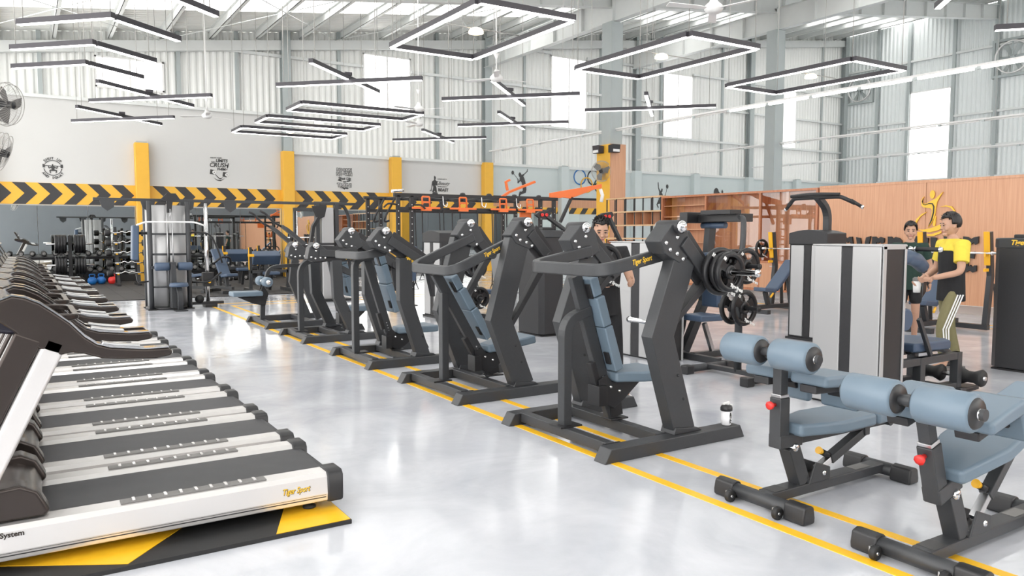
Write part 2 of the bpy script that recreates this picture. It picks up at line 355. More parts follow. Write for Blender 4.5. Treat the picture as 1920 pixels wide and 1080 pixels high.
# wall_left: glazed front beside the treadmills
wl = MB(); wl.span((XL - .2, YR, 4.6), (XL, YA, 5.0)); wl.span((XL - .2, YR, 7.2), (XL, YA, roofz(XL) + .1)); wl.span((XL - .2, YR, 0), (XL, YA, .12)); wall_l = wl.build('wall_left', 'clad'); tag(wall_l, 'glazed front wall beside the treadmills', kind='structure')
mu = MB(); y = YR
while y < YA + .1:
    mu = MB(); mu.span((XL - .12, y - .04, .12), (XL, y + .04, 7.2)); mu.build('mullion', 'white', wall_l); y += 2.13
for z in (.15, 2.5, 4.57): mu = MB(); mu.span((XL - .1, YR, z - .03), (XL - .02, YA, z + .03)); mu.build('transom', 'white', wall_l)
y = YR; 
while y < YA - .5:
    p = MB(); p.span((XL - .07, y + .04, .18), (XL - .064, min(y + 2.09, YA), 4.54)); p.build('pane', 'glass', wall_l); p = MB(); p.span((XL - .07, y + .04, 5.0), (XL - .064, min(y + 2.09, YA), 7.2)); p.build('pane', 'glass', wall_l); y += 2.13  # unseen upper row of panes added to brighten the roof and high walls
# wall_front: grey wall behind the camera (seen in the mirrors)
wr = MB(); wr.span((XL, YR - .2, 0), (XB, YR, 4.2)); wr.span((38, YR - .2, 4.2), (XB, YR, 13.2)); wall_r = wr.build('wall_front', 'darkwall'); tag(wall_r, 'dark grey rear wall seen in the mirrors', kind='structure')
f = MB(); p = MB(); x = XL
while x < 38: f.span((x - .05, YR - .12, 4.2), (x + .05, YR, roofz(x))); x += 2.7
for z in (6.4, 8.6): f.span((XL if z < 7 else 7, YR - .1, z - .04), (38, YR - .02, z + .04))
f.build('mullion', 'yellow', wall_r); p.add([(XL, YR - .1, 4.2), (38, YR - .1, 4.2), (38, YR - .1, roofz(38)), (XL, YR - .1, roofz(XL))], [(0, 1, 2, 3)]); p.build('pane', 'glass', wall_r)  # unseen glazing up to the roof, added to light the gable cladding

# ceiling: roof sheets, translucent strips, purlins, rafters
sky = [(23.6, 25.4), (14.6, 16.4), (5.6, 7.4), (-3.5, -1.7)]  # strips repeated along the roof and widened to add top light
rs = MB(); edges = [YA + .3]
for a, c in sky: edges += [c, a]
edges.append(YR - .3)
for i in range(0, len(edges), 2):
    y1, y0 = edges[i], edges[i + 1]; n = int((y1 - y0) / .25) * 4; vs = []; fs = []
    for j in range(n + 1):
        y = y0 + (y1 - y0) * j / n; d = .04 if j % 4 in (1, 2) else 0
        vs += [(XL - .3, y, roofz(XL - .3) + d), (XB + .3, y, roofz(XB + .3) + d)]
    for j in range(n): fs.append((2 * j, 2 * j + 2, 2 * j + 3, 2 * j + 1))
    rs.add(vs, fs)
roof = rs.build('ceiling', 'roof'); tag(roof, 'sloping corrugated steel roof', kind='structure')
for a, c in sky:
    q = MB(); q.add([(XL - .3, a, roofz(XL - .3)), (XB + .3, a, roofz(XB + .3)), (XB + .3, c, roofz(XB + .3)), (XL - .3, c, roofz(XL - .3))], [(0, 1, 2, 3)]); q.build('skylight_pane', 'glass', roof)
x = XL + .3
while x < XB:
    z = roofz(x); q = MB(); q.span((x - .035, YR, z - .25), (x - .02, YA, z - .01)); q.span((x - .035, YR, z - .25), (x + .07, YA, z - .235)); q.span((x - .1, YR, z - .02), (x - .02, YA, z - .005)); q.build('purlin', 'rafter', roof); x += 1.55
def ibeam(p, q, h, wd=.26, t=.018, stiff=0):
    b = MB(); p, q = V(p), V(q); b.sweep([p, q], .016, h); up = V((0, 0, h / 2)); b.sweep([p + up, q + up], wd, t); b.sweep([p - up, q - up], wd, t)
    d = q - p; n = int(d.length / 1.6)
    for i in range(1, n):
        c = p + d * i / n
        b.box(c, (.015, wd, h) if abs(d.x) > abs(d.y) else (wd, .015, h))
    return b
for y in (20.0, 11.0, 2.0, -7.0):
    o = ibeam((XL, y, roofz(XL) - .62), (XB, y, roofz(XB) - .62), .68).build('rafter', 'rafter', roof)
for x, zb in ((16.55, 8.45), (24.6, 9.3)):
    ibeam((x, YR, zb + .42), (x, YA - .1, zb + .42), .8).build('jack_beam', 'rafter', roof)
bw = MB()
for y0, y1 in ((20, 28), (11, 20)):
    for x0 in (-2, 4, 10, 16.5, 24.6):
        for a, c in ((y0, y1), (y1, y0)): bw = MB(); bw.cyl((x0, a, roofz(x0) - .35), (x0 + 6, c, roofz(x0 + 6) - .35), .012, 6); bw.build('brace_rod', 'rafter', roof)
# interior columns
for i, (x, y) in enumerate(((16.55, 20.0), (24.6, 20.0), (16.55, 2.0), (24.6, 2.0))):
    zt = [8.45, 9.3, 8.45, 9.3][i]; c = MB(); c.span((x - .24, y - .24, 0), (x - .22, y + .24, zt)); c.span((x + .22, y - .24, 0), (x + .24, y + .24, zt)); c.span((x - .22, y - .012, 0), (x + .22, y + .012, zt))
    for k in (-1, 1): c.span((x - .22, y + k * .235, 0), (x + .22, y + k * .22, zt))
    o = c.build('column_%d' % (i + 12), 'beam'); tag(o, kind='structure')
    if i == 0:
        q = MB(); q.span((x - .36, y - .34, 0), (x + .3, y + .34, 4.5)); q.build('column_cover', 'yellow', o, .02)
        q = MB(); q.span((x - .34, y - .365, 0), (x + .3, y - .341, 4.5)); q.build('wood_facing', 'wood', o)
# ------------------------------------------------------------ treadmills (origin: rear near corner on the floor, x forward is negative)
ARM = [(-.42, 1.30), (-.36, 1.33), (-.11, 1.29), (-.06, 1.31), (-.01, 1.30), (.05, 1.27), (.10, 1.23), (.17, 1.17), (.23, 1.10), (.28, 1.06), (.34, 1.04), (.49, 1.02), (.60, 1.02), (.62, 1.0), (.61, .98),
       (.54, .97), (.38, .98), (.30, .99), (.22, 1.02), (.17, 1.03), (.12, 1.02), (.07, 1.04), (.02, 1.07), (-.03, 1.10), (-.05, 1.14), (-.11, 1.19), (-.25, 1.23), (-.38, 1.25)]
ARM = [(x - 1.5, z) for x, z in ARM]
def make_treadmill():
    t = empty('treadmill', 'silver and black treadmill', 'treadmill')
    LN = 2.12
    for side, y in ((0, .075), (1, .745)):
        r = MB(); prof = [(-.075, .075), (.055, .075), (.075, .10), (.075, .215), (.055, .238), (-.055, .238), (-.075, .215), (-.08, .12)]
        sg = 1 if side == 0 else -1
        r.prism([(p * sg, q) for p, q in (prof if sg > 0 else prof[::-1])], (-LN / 2 - .05, y, 0), (0, 1, 0), (0, 0, 1), LN - .06)
        rail = r.build('side_rail', 'alu', t, .008)
        k = MB(); k.prism([(-.082, .065), (.082, .065), (.088, .10), (.088, .22), (.06, .248), (-.06, .248), (-.088, .22), (-.088, .10)], (-.045, y, 0), (0, 1, 0), (0, 0, 1), .095); k.build('end_cap', 'blackplastic', rail, .015, 3)
        k = MB(); k.span((-1.14, y - .035, .236), (-.42, y + .035, .247)); k.build('step_strip', 'grip', rail, .004)
        k = MB()
        for i in range(9): k.box((-1.08 + i * .075, y, .25), (.014, .048, .005))
        tag(k.build('step_ridge', 'alu', rail), kind='stuff')
        k = MB(); k.span((-LN, y - sg * .079, .098), (-.1, y - sg * .077, .103)); k.span((-LN, y - sg * .08, .112), (-.1, y - sg * .077, .114)); k.build('trim_or_highlight', 'black', rail)
        if side == 0:
            text('Tiger Sport', .046, (-.27, y - .0785, .165), WALLROT, 'black', rail, ext=.0008, shear=.25, off=.002, sx=.72)
            text('Tiger Sport', .046, (-.272, y - .0795, .167), WALLROT, 'gold', rail, ext=.0008, shear=.25, off=.0004, sx=.72)
            text('Running System', .034, (-1.66, y - .0795, .20), WALLROT, 'console', rail, ext=.0008, off=.001)
    b = MB(); b.span((-LN + .3, .15, .10), (-.06, .67, .215)); b.cyl((-.06, .15, .16), (-.06, .67, .16), .055, 14); b.build('running_belt', 'belt', t, .004)
    h = MB(); h.prism([(-2.2, .07), (-1.50, .24), (-1.46, .26), (-1.50, .34), (-1.58, .37), (-1.85, .39), (-2.1, .33), (-2.2, .2)], (0, .41, 0), (1, 0, 0), (0, 0, 1), .66); h = h.build('motor_hood', 'console', t, .03, 4)
    for y in (.11, .71): q = MB(); q.prism([(-2.15, .24), (-1.47, .242), (-1.44, .265), (-1.49, .37), (-1.56, .41), (-1.9, .38), (-2.15, .3)], (0, y, 0), (1, 0, 0), (0, 0, 1), .13); q.build('hood_cheek', 'console', h, .02, 3)
    for y in (.05, .77):
        u = MB(); u.sweep([(-1.86, y, .1), (-1.385, y, 1.10)], .085, .10, (1, 0, 0)); up = u.build('upright', 'alu', t, .02, 3)
        u = MB(); u.sweep([(-1.985, y, .1), (-1.50, y, 1.12)], .09, .12, (1, 0, 0)); u.build('upright_cover', 'console', up, .015, 3)
        a = MB(); a.prism(ARM, (0, y, 0), (1, 0, 0), (0, 0, 1), .085); arm = a.build('console_arm', 'console', t, .012, 3)
        e = MB(); e.sweep([(x, y, z + .004) for x, z in ARM[1:13]], .075, .006); e.build('trim_or_highlight', 'chrome', arm)  # chrome strip draws the bright highlight along the arm's top edge
        e = MB(); e.sweep([(x - 1.5, y, z) for x, z in ((.30, 1.062), (.36, 1.048), (.47, 1.034))], .06, .02); e.build('pulse_sensor', 'steel', arm, .006)
    c = MB(); c.prism([(-1.92, 1.24), (-1.86, 1.32), (-1.60, 1.30), (-1.52, 1.24), (-1.55, 1.12), (-1.75, 1.16)], (0, .41, 0), (1, 0, 0), (0, 0, 1), .66); c = c.build('console_base', 'consoletop', t, .02, 3)
    d = MB(); d.box((-1.80, .41, 1.47), (.07, .62, .42), (0, math.radians(-28), 0)); d = d.build('display', 'console', t, .02, 3)
    e = MB(); e.box((-1.765, .41, 1.485), (.012, .42, .27), (0, math.radians(-28), 0)); e.build('screen', 'screen', d, .004)
    e = MB(); e.box((-1.757, .41, 1.472), (.03, .64, .02), (0, math.radians(-28), 0)); e.build('display_trim', 'alu', d, .004)
    e = MB(); e.sweep(fillet([(-1.45, .1, 1.2), (-1.30, .12, 1.19), (-1.30, .7, 1.19), (-1.45, .72, 1.2)], .05), .03, .03); e.build('cross_handle', 'console', t, .008, 3)
    for x in (-.17, -1.7):
        for y in (.09, .73): f = MB(); f.cyl((x, y, .03), (x, y, .08), .012, 10); f.lathe([(0, 0), (.038, 0), (.038, .012), (.015, .03), (0, .03)], (x, y, .0225), (0, 0, 1), 16); f.build('foot', 'rubber', t)
    return t
tm = make_treadmill(); tlab = 'silver treadmill, %s from the camera in the row by the glazed wall'
for i, o_ in enumerate(('first', 'second', 'third', 'fourth', 'fifth', 'sixth', 'seventh', 'last')):
    p = (1.5, 4.20 + .945 * i, 0)
    if i == 0: tm.location = p; tm['label'] = tlab % o_; tm['group'] = 'treadmills in a row'
    else: dup(tm, p, None, tlab % o_, 'treadmills in a row')
q = MB(); q.span((XL + .3, 3.98, 0), (1.47, 12.6, .022)); mt = q.build('hazard_mat', 'rubber'); tag(mt, 'black mat with yellow hazard stripes under the treadmills', 'mat')
for k, pl in enumerate(([(.36, 4.0), (.95, 4.7), (.05, 4.7), (-.25, 4.35)], [(1.06, 3.99), (1.465, 3.99), (1.465, 4.55), (1.3, 4.6)], [(-.9, 4.0), (-.6, 4.0), (-.3, 4.3), (-.8, 4.6)], [(.6, 11.9), (1.1, 11.9), (1.45, 12.5), (.9, 12.5)])):
    b = MB(); b.prism(pl, (0, 0, .024), (1, 0, 0), (0, 1, 0), .003); b.build('yellow_stripe', 'lineyellow', mt)

# ------------------------------------------------------------ plate-loaded machines by the yellow lines
def plate(r, th=.045, name='weight_plate', parent=None, loc=(0, 0, 0), m='iron'):    # disc about the y axis, spoked like the grip plates
    o = bpy.data.objects.new(name, None)
    b = MB(); b.lathe([(.026, -.02), (r * .34, -.02), (r * .36, -.012), (r * .36, .012), (r * .34, .02), (.026, .02), (.026, -.02)], (0, 0, 0), (0, 1, 0), 16)
    b.lathe([(r * .74, -.012), (r * .78, -th / 2), (r * .97, -th / 2), (r, -th / 2 + .01), (r, th / 2 - .01), (r * .97, th / 2), (r * .78, th / 2), (r * .74, .012), (r * .74, -.012)], (0, 0, 0), (0, 1, 0), 26)
    for k in range(3):
        a = 2 * PI * k / 3 + .5; ca, sa = math.cos(a), math.sin(a); tx = V((-sa, 0, ca)); rd = V((ca, 0, sa)); p = []
        b.prism([(r * .3, -r * .18), (r * .55, -r * .2), (r * .78, -r * .42), (r * .78, r * .42), (r * .55, r * .2), (r * .3, r * .18)], (0, 0, 0), rd, tx, .022)
    return b
def add_plate(r, loc, parent=None, label=None, group=None, num='10', th=.045, face=-1, rot=None):
    b = plate(r, th); o = b.build('weight_plate', 'iron', parent, 0, loc=loc)
    if parent is None: tag(o, label, 'weight plate', group)
    if rot: o.rotation_euler = rot
    fr = WALLROT if face < 0 else (PI / 2, 0, PI)
    t1 = text(num, r * .2, (r * .45 * -face * 0 - r * .5, face * (th / 2 + .0005), r * .68), (PI / 2, .6, 0) if face < 0 else (PI / 2, .6, PI), 'white', o, ext=.0006, off=.003)
    t2 = text('Tiger Sport', r * .2, (r * .35, face * (th / 2 + .0005), -r * .80), (PI / 2, .4, 0) if face < 0 else (PI / 2, .4, PI), 'white', o, ext=.0006, off=.003)
    return o
def bolt(b, p, ax, r=.014): b.lathe([(0, .014), (r * .6, .012), (r, .005), (r, 0)], p, ax, 10)
def make_press(loc, label, P):
    t = empty('press_machine', label, 'gym machine', loc, 0, 'plate loaded machines on the yellow lines')
    W = P.get('W', 1.25); L = P.get('L', 1.38); mid = W / 2
    for y in (0, W):
        b = MB(); b.prism([(-.03, 0), (L, 0), (L - .05, .10), (.03, .10)], (0, y, 0), (1, 0, 0), (0, 0, 1), .13); b.build('floor_beam', 'frame', t, .006)
    for x, z in ((.12, .075), (P.get('xi', .62), .07)):
        b = MB(); b.span((x - .04, .065, z - .045), (x + .04, W - .065, z + .035)); c = b.build('cross_beam', 'frame', t, .005)
        for y, s in ((.075, 1), (W - .075, -1)): b = MB(); b.span((x - .05, y - .01, .02), (x + .1, y + .01, .1)); bolt(b, (x + .065, y + .009 * s, .07), (0, s, 0)); b.build('bolt_plate', 'black', c)
    b = MB(); b.sweep(fillet(P['post'](mid), .22, 6), .075, .085, (1, 0, 0) if False else (0, 1, 0)); b.build('rear_post', 'frame', t, .006)
    b = MB(); b.span((.04, mid - .08, .11), (.24, mid + .08, .122)); b.build('base_plate', 'black', t)
    s0, s1 = P['sup']; b = MB(); b.sweep([(s0[0], mid, s0[1]), (s1[0], mid, s1[1])], .06, .10, (1, 0, 0)); sup = b.build('back_support', 'frame', t, .005)
    d = (V((s1[0], 0, s1[1])) - V((s0[0], 0, s0[1]))).normalized(); nrm = V((-d.z, 0, d.x)); nrm = nrm if nrm.x > 0 else -nrm
    # height-adjust sleeve and holes
    a = V((s0[0], mid, s0[1])) + d * (V((s1[0] - s0[0], 0, s1[1] - s0[1])).length)
    b = MB(); b.sweep([a - d * .52 - nrm * .06, a - d * .30 - nrm * .06], .07, .05, (1, 0, 0)); b.build('adjuster_sleeve', 'black', sup, .006)
    b = MB()
    for k in range(7): b.cyl(a - d * (.16 + k * .035) + V((0, -.033, 0)), a - d * (.16 + k * .035) + V((0, -.029, 0)), .008, 8)
    b.build('pin_hole', 'steel', sup)
    p0, p1 = P['pad']; p0 = V((p0[0], mid, p0[1])); p1 = V((p1[0], mid, p1[1])); pl = (p1 - p0).length; R = Matrix((d, V((0, 1, 0)), nrm)).transposed()
    b = MB()
    for k, (f0, f1, wd) in enumerate(((0, .2, .20), (.2, .52, .25), (.52, 1, .27))):
        c = p0 + (p1 - p0) * ((f0 + f1) / 2); b.box(c, (pl * (f1 - f0) - .004, wd, .085), R)
    b.build('backrest', 'pad', t, .013, 4)
    b = MB(); b.box(p0 + d * .1 - nrm * .05 + V((0, -.06, 0)), (.12, .06, .012), R); b.box(p1 - d * .12 - nrm * .05 + V((0, -.08, 0)), (.1, .06, .012), R); b.build('pad_bracket', 'black', t, .003)
    sx, sz, sl, tilt = P['seat']
    b = MB(); th = .085; ct, st_ = math.cos(tilt), math.sin(tilt)
    b.prism([(0, -.10), (sl * .45, -.19), (sl, -.22), (sl, .22), (sl * .45, .19), (0, .10)], (sx, mid, sz), (ct, 0, st_), (0, 1, 0), th); b.build('seat', 'pad', t, .022, 4)
    b = MB()
    for y in (-.05, .05): b.prism([(-.14, -.02), (-.1, -.19), (.02, -.26), (.12, -.2), (sl * .6, -.06), (sl * .62, -.04), (.0, -.045), (-.06, .02)], (sx, mid + y, sz), (1, 0, 0), (0, 0, 1), .012)
    b.span((sx - .16, mid - .09, sz - .22), (sx - .08, mid + .06, sz - .06)); s = b.build('seat_bracket', 'black', t, .004)
    b = MB(); bolt(b, (sx - .02, mid - .057, sz - .08), (0, -1, 0)); bolt(b, (sx + .07, mid - .057, sz - .12), (0, -1, 0)); bolt(b, (sx - .1, mid - .057, sz - .1), (0, -1, 0)); b.build('bolt', 'chrome', s)
    b = MB(); b.sweep([(s1[0], mid, s1[1] + .22), (s1[0] + .03, mid, s1[1] + .02)], .075, .12, (1, 0, 0)); b.span((s1[0] - .06, mid - .07, .105), (s1[0] + .12, mid + .07, .118)); b.build('seat_post', 'black', t, .004)
    for side, y, sg in ((0, .06, 1), (1, W - .06, -1)):
        u = MB(); bx, kx, kz, tx, tz = P['upr']; iw = P.get('uw', .21)
        u.sweep([(bx, y, .1), (kx, y, kz), (tx, y, tz)], .115, iw, (1, 0, 0)); up = u.build('upright', 'frame', t, .006)
        q = MB()
        for k in (.35, .6): bolt(q, (bx + (kx - bx) * k + .06, y - .0575, .1 + (kz - .1) * k), (0, -1, 0), .01)
        q.build('bolt', 'black', up)
        q = MB(); q.prism([(bx - .13, .1), (bx + .16, .1), (bx + .12, .125), (bx - .11, .15)], (0, y, 0), (1, 0, 0), (0, 0, 1), .15); q.build('foot_gusset', 'frame', up, .004)
        hx, hz = P['head']; ang = P.get('hang', 0); ca, sa = math.cos(ang), math.sin(ang)
        hp = [(-.17, -.06), (-.12, -.15), (.03, -.22), (.16, -.16), (.10, .03), (.04, .075), (-.06, .06)]
        h = MB(); h.prism([(px * ca - pz * sa, px * sa + pz * ca) for px, pz in hp], (hx, y + .02 * sg, hz), (1, 0, 0), (0, 0, 1), .17); hd = h.build('pivot_head', 'frame', t, .008)
        q = MB(); q.cyl((hx + .01, y - .10, hz + .045), (hx + .01, y + .13, hz + .045), .052, 18); q.build('pivot_roller', 'darkgrey', hd, .004)
        for e in (-1, 1): q = MB(); q.lathe([(0, .028), (.03, .022), (.047, .008), (.047, 0)], (hx + .01, y + .015 + e * .115, hz + .045), (0, e, 0), 18); q.build('chrome_cap', 'chrome', hd)
        for px, pz in ((-.11, -.07), (-.07, -.12), (.0, -.15), (.06, -.19), (-.0, -.03)):
            q = MB(); bolt(q, (hx + px * ca - pz * sa, y + .02 * sg - .086, hz + px * sa + pz * ca), (0, -1, 0), .017); q.build('chrome_bolt', 'chrome', hd)
        lx, lz = P['lev']
        lv = MB(); lv.sweep([(hx + .06, y, hz - .06), (lx, y, lz)], .10, .17, (0, 1, 0), .10, .12); lo = lv.build('lever', 'frame', t, .006)
        dd = V((lx - hx - .06, 0, lz - hz + .06)).normalized(); nn = V((-dd.z, 0, dd.x))
        lv = MB(); lv.sweep([V((hx + .10, y, hz - .05)) + nn * .045, V((lx, y, lz)) + nn * .045], .112, .03, (0, 1, 0)); lv.sweep([V((hx + .10, y, hz - .08)) - nn * .05, V((lx, y, lz)) - nn * .045], .112, .03, (0, 1, 0)); lv.build('lever_flange', 'darkgrey', lo, .003)
        if 'link' in P:
            kx2, kz2 = P['link']; q = MB(); q.sweep([(lx - .02, y, lz - .03), (kx2, y, kz2)], P.get('lkw', .05), P.get('lkh', .12), (0, 1, 0), .04, .07); q.build('link_arm', 'darkgrey', lo, .006)
            q = MB(); q.cyl((lx, y - .085, lz), (lx, y + .085, lz), .05, 16); q.build('elbow_boss', 'darkgrey', lo)
        if P.get('txt') == 'lever': text('Tiger Sport', .05, V((hx + .06, y - .052, hz - .06)) * .45 + V((lx, y - .052, lz)) * .55 - nn * .055 - V((0, .006, 0)), (PI / 2, math.atan2(-dd.z, dd.x), 0), 'gold', lo, ext=.001, shear=.25, off=.002, sx=.7)
        if P.get('horn'):
            hx2, hz2 = P['horn']; q = MB(); q.lathe([(.028, 0), (.028, .05), (.024, .055), (.024, .38), (.028, .385), (.028, .4), (0, .4)], (hx2, y - sg * .07, hz2), (0, -sg, 0), 16); q.build('plate_horn', 'chrome', lo)
    hb = P['handle'](W)
    b = MB(); b.sweep(fillet(hb, .14, 6), P.get('hw', .06), P.get('hh', .095)); hd = b.build('press_handle', 'frame', t, .012, 3)
    if P.get('txt') == 'handle':
        a0, a1 = V(hb[0]), V(hb[1]); dv = (a0 - a1).normalized(); m_ = a1 + (a0 - a1) * .55
        text('Tiger Sport', .055, m_ + V((0, -.0315, .004)), (PI / 2, -math.atan2(dv.z, dv.x), 0), 'gold', hd, ext=.001, shear=.25, off=.0008, sx=.75)
    if P.get('stop'):
        q = MB(); q.lathe([(.02, 0), (.02, .3), (.026, .3), (.026, .33), (0, .33)], P['stop'], (-1, 0, 0), 12); q.build('storage_peg', 'chrome', t)
    return t
U = lambda x0, z0, x1, z1, y0=.16: (lambda W: [(x0, y0, z0), (x1, y0, z1), (x1, W - y0, z1), (x0, W - y0, z0)])
X0 = 3.36
m1 = make_press((X0, 4.13, 0), 'chest press with a looped arm, plates loaded, shaker bottle on its foot', dict(
    post=lambda m: [(.13, m, .11), (.13, m, .93), (.36, m, 1.0)], sup=((.22, 1.27), (.60, .11)), pad=((.33, 1.26), (.57, .52)), seat=(.56, .46, .50, -.02),
    upr=(.80, .56, .84, .78, 1.42), head=(.68, 1.60), lev=(1.04, 1.26), link=(.70, .93), handle=U(.74, 1.45, .12, 1.33), txt='handle', horn=(1.09, 1.31), lkw=.06, lkh=.11))
for y, n, lb in ((3.99, '10', 'small grip plate, outermost on the loaded chrome horn facing the camera'), (4.04, '5', 'small grip plate in the middle of the loaded chrome horn'), (4.085, '10', 'big grip plate innermost on the loaded chrome horn')):
    add_plate(.185 if y > 4.05 else .152, (X0 + 1.09, y, 1.31), None, lb, 'plates on the chest press', n, .042)
add_plate(.2, (X0 + 1.10, 5.47, 1.31), None, 'grip plate on the far horn beside the standing man', 'plates on the chest press', '10', .045)
b = MB(); b.lathe([(.018, 0), (.018, .28), (.024, .285), (.024, .31), (0, .31)], (.60, .12, .93), (0, 1, 0), 12); b.build('storage_peg', 'chrome', m1)
m2 = make_press((X0, 6.28, 0), 'incline press with a looped arm and no plates, behind the loaded chest press', dict(
    post=lambda m: [(.19, m, .11), (.19, m, .7), (.19, m, 1.0)], sup=((.10, 1.2), (.74, .11)), pad=((.26, 1.17), (.66, .52)), seat=(.66, .40, .52, .16),
    upr=(.76, .49, .77, .70, 1.53), uw=.23, head=(.76, 1.66), hang=.1, lev=(1.06, 1.36), link=(.60, .66), lkw=.07, lkh=.09, handle=U(.80, 1.56, .05, 1.24), txt='handle'))
m3 = make_press((X0, 8.48, 0), 'third press machine with folded lever arms and a small looped handle', dict(
    post=lambda m: [(.09, m, .11), (.09, m, 1.28), (.33, m, 1.30)], sup=((.24, 1.30), (.60, .11)), pad=((.40, 1.36), (.60, .60)), seat=(.62, .36, .52, .02),
    upr=(.73, .50, .80, .50, 1.3), uw=.17, head=(.22, 1.58), hang=.05, lev=(.86, 1.17), link=(.88, .82), lkw=.09, lkh=.11, handle=U(.30, 1.38, .0, 1.33), txt='lever'))
m4 = make_press((X0, 10.98, 0), 'fourth press machine with level lever arms and crossed legs', dict(W=1.15,
    post=lambda m: [(.15, m, .11), (.15, m, 1.16), (.55, m, 1.2)], sup=((.62, 1.22), (.86, .11)), pad=((.80, 1.25), (.92, .62)), seat=(.88, .42, .46, .03),
    upr=(.80, .55, .66, .53, 1.2), uw=.15, head=(.20, 1.37), hang=.55, lev=(1.10, 1.27), handle=lambda W: [(.5, .1, 1.15), (.75, .1, 1.0), (1.0, .1, .98)], txt='lever', horn=(1.05, 1.28)))
# pull-down machine at the end of the row
t = empty('pulldown_machine', 'lever pulldown with a long raised arm, thigh rollers and blue seat', 'gym machine', (X0, 13.0, 0), 0, 'plate loaded machines on the yellow lines')
for y in (0, 1.25): b = MB(); b.prism([(-.03, 0), (1.4, 0), (1.35, .10), (.03, .10)], (0, y, 0), (1, 0, 0), (0, 0, 1), .12); b.build('floor_beam', 'frame', t, .006)
for x in (.1, .8): b = MB(); b.span((x - .04, .06, .03), (x + .04, 1.19, .1)); b.build('cross_beam', 'frame', t, .005)
b = MB(); b.sweep([(.1, .62, .1), (.12, .62, .62)], .06, .08, (1, 0, 0)); b.build('seat_post', 'frame', t, .005)
b = MB(); b.span((-.42, .44, .52), (.08, .80, .60)); b.build('seat', 'pad', t, .022, 4)
b = MB(); b.prism([(-.3, .5), (-.05, .38), (.14, .34), (.2, .55), (.1, .72), (.05, .51)], (0, .56, 0), (1, 0, 0), (0, 0, 1), .012); b.prism([(-.3, .5), (-.05, .38), (.14, .34), (.2, .55), (.1, .72), (.05, .51)], (0, .68, 0), (1, 0, 0), (0, 0, 1), .012); b.build('seat_bracket', 'black', t, .003)
b = MB(); b.sweep(fillet([(.16, .62, .72), (.22, .62, 1.0), (.55, .62, 1.03), (.9, .62, 1.03)], .2), .06, .075, (0, 1, 0)); b.build('curved_arm', 'frame', t, .005)
for y in (.42, .82): b = MB(); b.lathe([(0, -.1), (.06, -.1), (.085, -.08), (.085, .08), (.06, .1), (0, .1)], (.14, y, .76), (0, 1, 0), 18); r = b.build('thigh_roller', 'pad', t); b = MB(); b.lathe([(0, .012), (.03, .008), (.04, 0)], (.14, y - .1, .76), (0, -1, 0), 12); b.build('roller_cap', 'chrome', r)
for y in (.25, 1.0):
    b = MB(); b.sweep([(1.0, y, .1), (.75, y, .72), (.82, y, 1.3)], .09, .13, (1, 0, 0)); b.build('upright', 'frame', t, .006)
    b = MB(); b.prism([(.62, 1.28), (.7, 1.18), (.9, 1.2), (.95, 1.32), (.82, 1.42), (.7, 1.42)], (0, y, 0), (1, 0, 0), (0, 0, 1), .16); h = b.build('pivot_head', 'frame', t, .008)
    b = MB(); b.lathe([(0, .028), (.03, .022), (.047, .008), (.047, 0)], (.76, y - .09, 1.36), (0, -1, 0), 16); b.build('chrome_cap', 'chrome', h)
    b = MB(); b.sweep([(.85, y, 1.32), (.45, y, 1.66), (.36, y, 1.72)], .07, .14, (0, 1, 0), .05, .08); l = b.build('lever', 'frame', t, .005)
    b = MB(); b.tube(fillet([(.38, y, 1.70), (.2, y, 1.80), (.1, y, 1.93), (.0, y, 1.97)], .12), .019, 10); b.build('grip_handle', 'black', l)
    b = MB(); b.lathe([(.026, 0), (.026, .35), (0, .35)], (.98, y, 1.2), (0, -1 if y < .5 else 1, 0), 12); b.build('plate_horn', 'chrome', t)
# shaker bottle
t = empty('shaker_bottle', 'frosted shaker bottle with black lid on the foot of the chest press', 'bottle', (X0 + 1.24, 4.13, .101))
b = MB(); b.lathe([(0, 0), (.034, 0), (.037, .004), (.043, .115), (0, .115)], (0, 0, 0), (0, 0, 1), 20); b.build('bottle_body', 'bottle', t)
b = MB(); b.lathe([(.044, .112), (.047, .115), (.047, .135), (.040, .15), (.03, .158), (0, .158)], (0, 0, 0), (0, 0, 1), 20); l = b.build('lid', 'blackplastic', t)
b = MB(); b.cyl((.012, 0, .155), (.012, 0, .172), .014, 12); b.box((-.005, 0, .172), (.07, .022, .01), (0, -.12, 0)); b.tube(fillet([(.03, -.01, .16), (.05, -.015, .155), (.052, -.015, .135)], .01), .004, 6); b.build('flip_cap', 'white', l)
text('MET-Rx', .026, (.0, -.0425, .062), (PI / 2, PI / 2, 0), 'ink', t, ext=.001, off=.001)

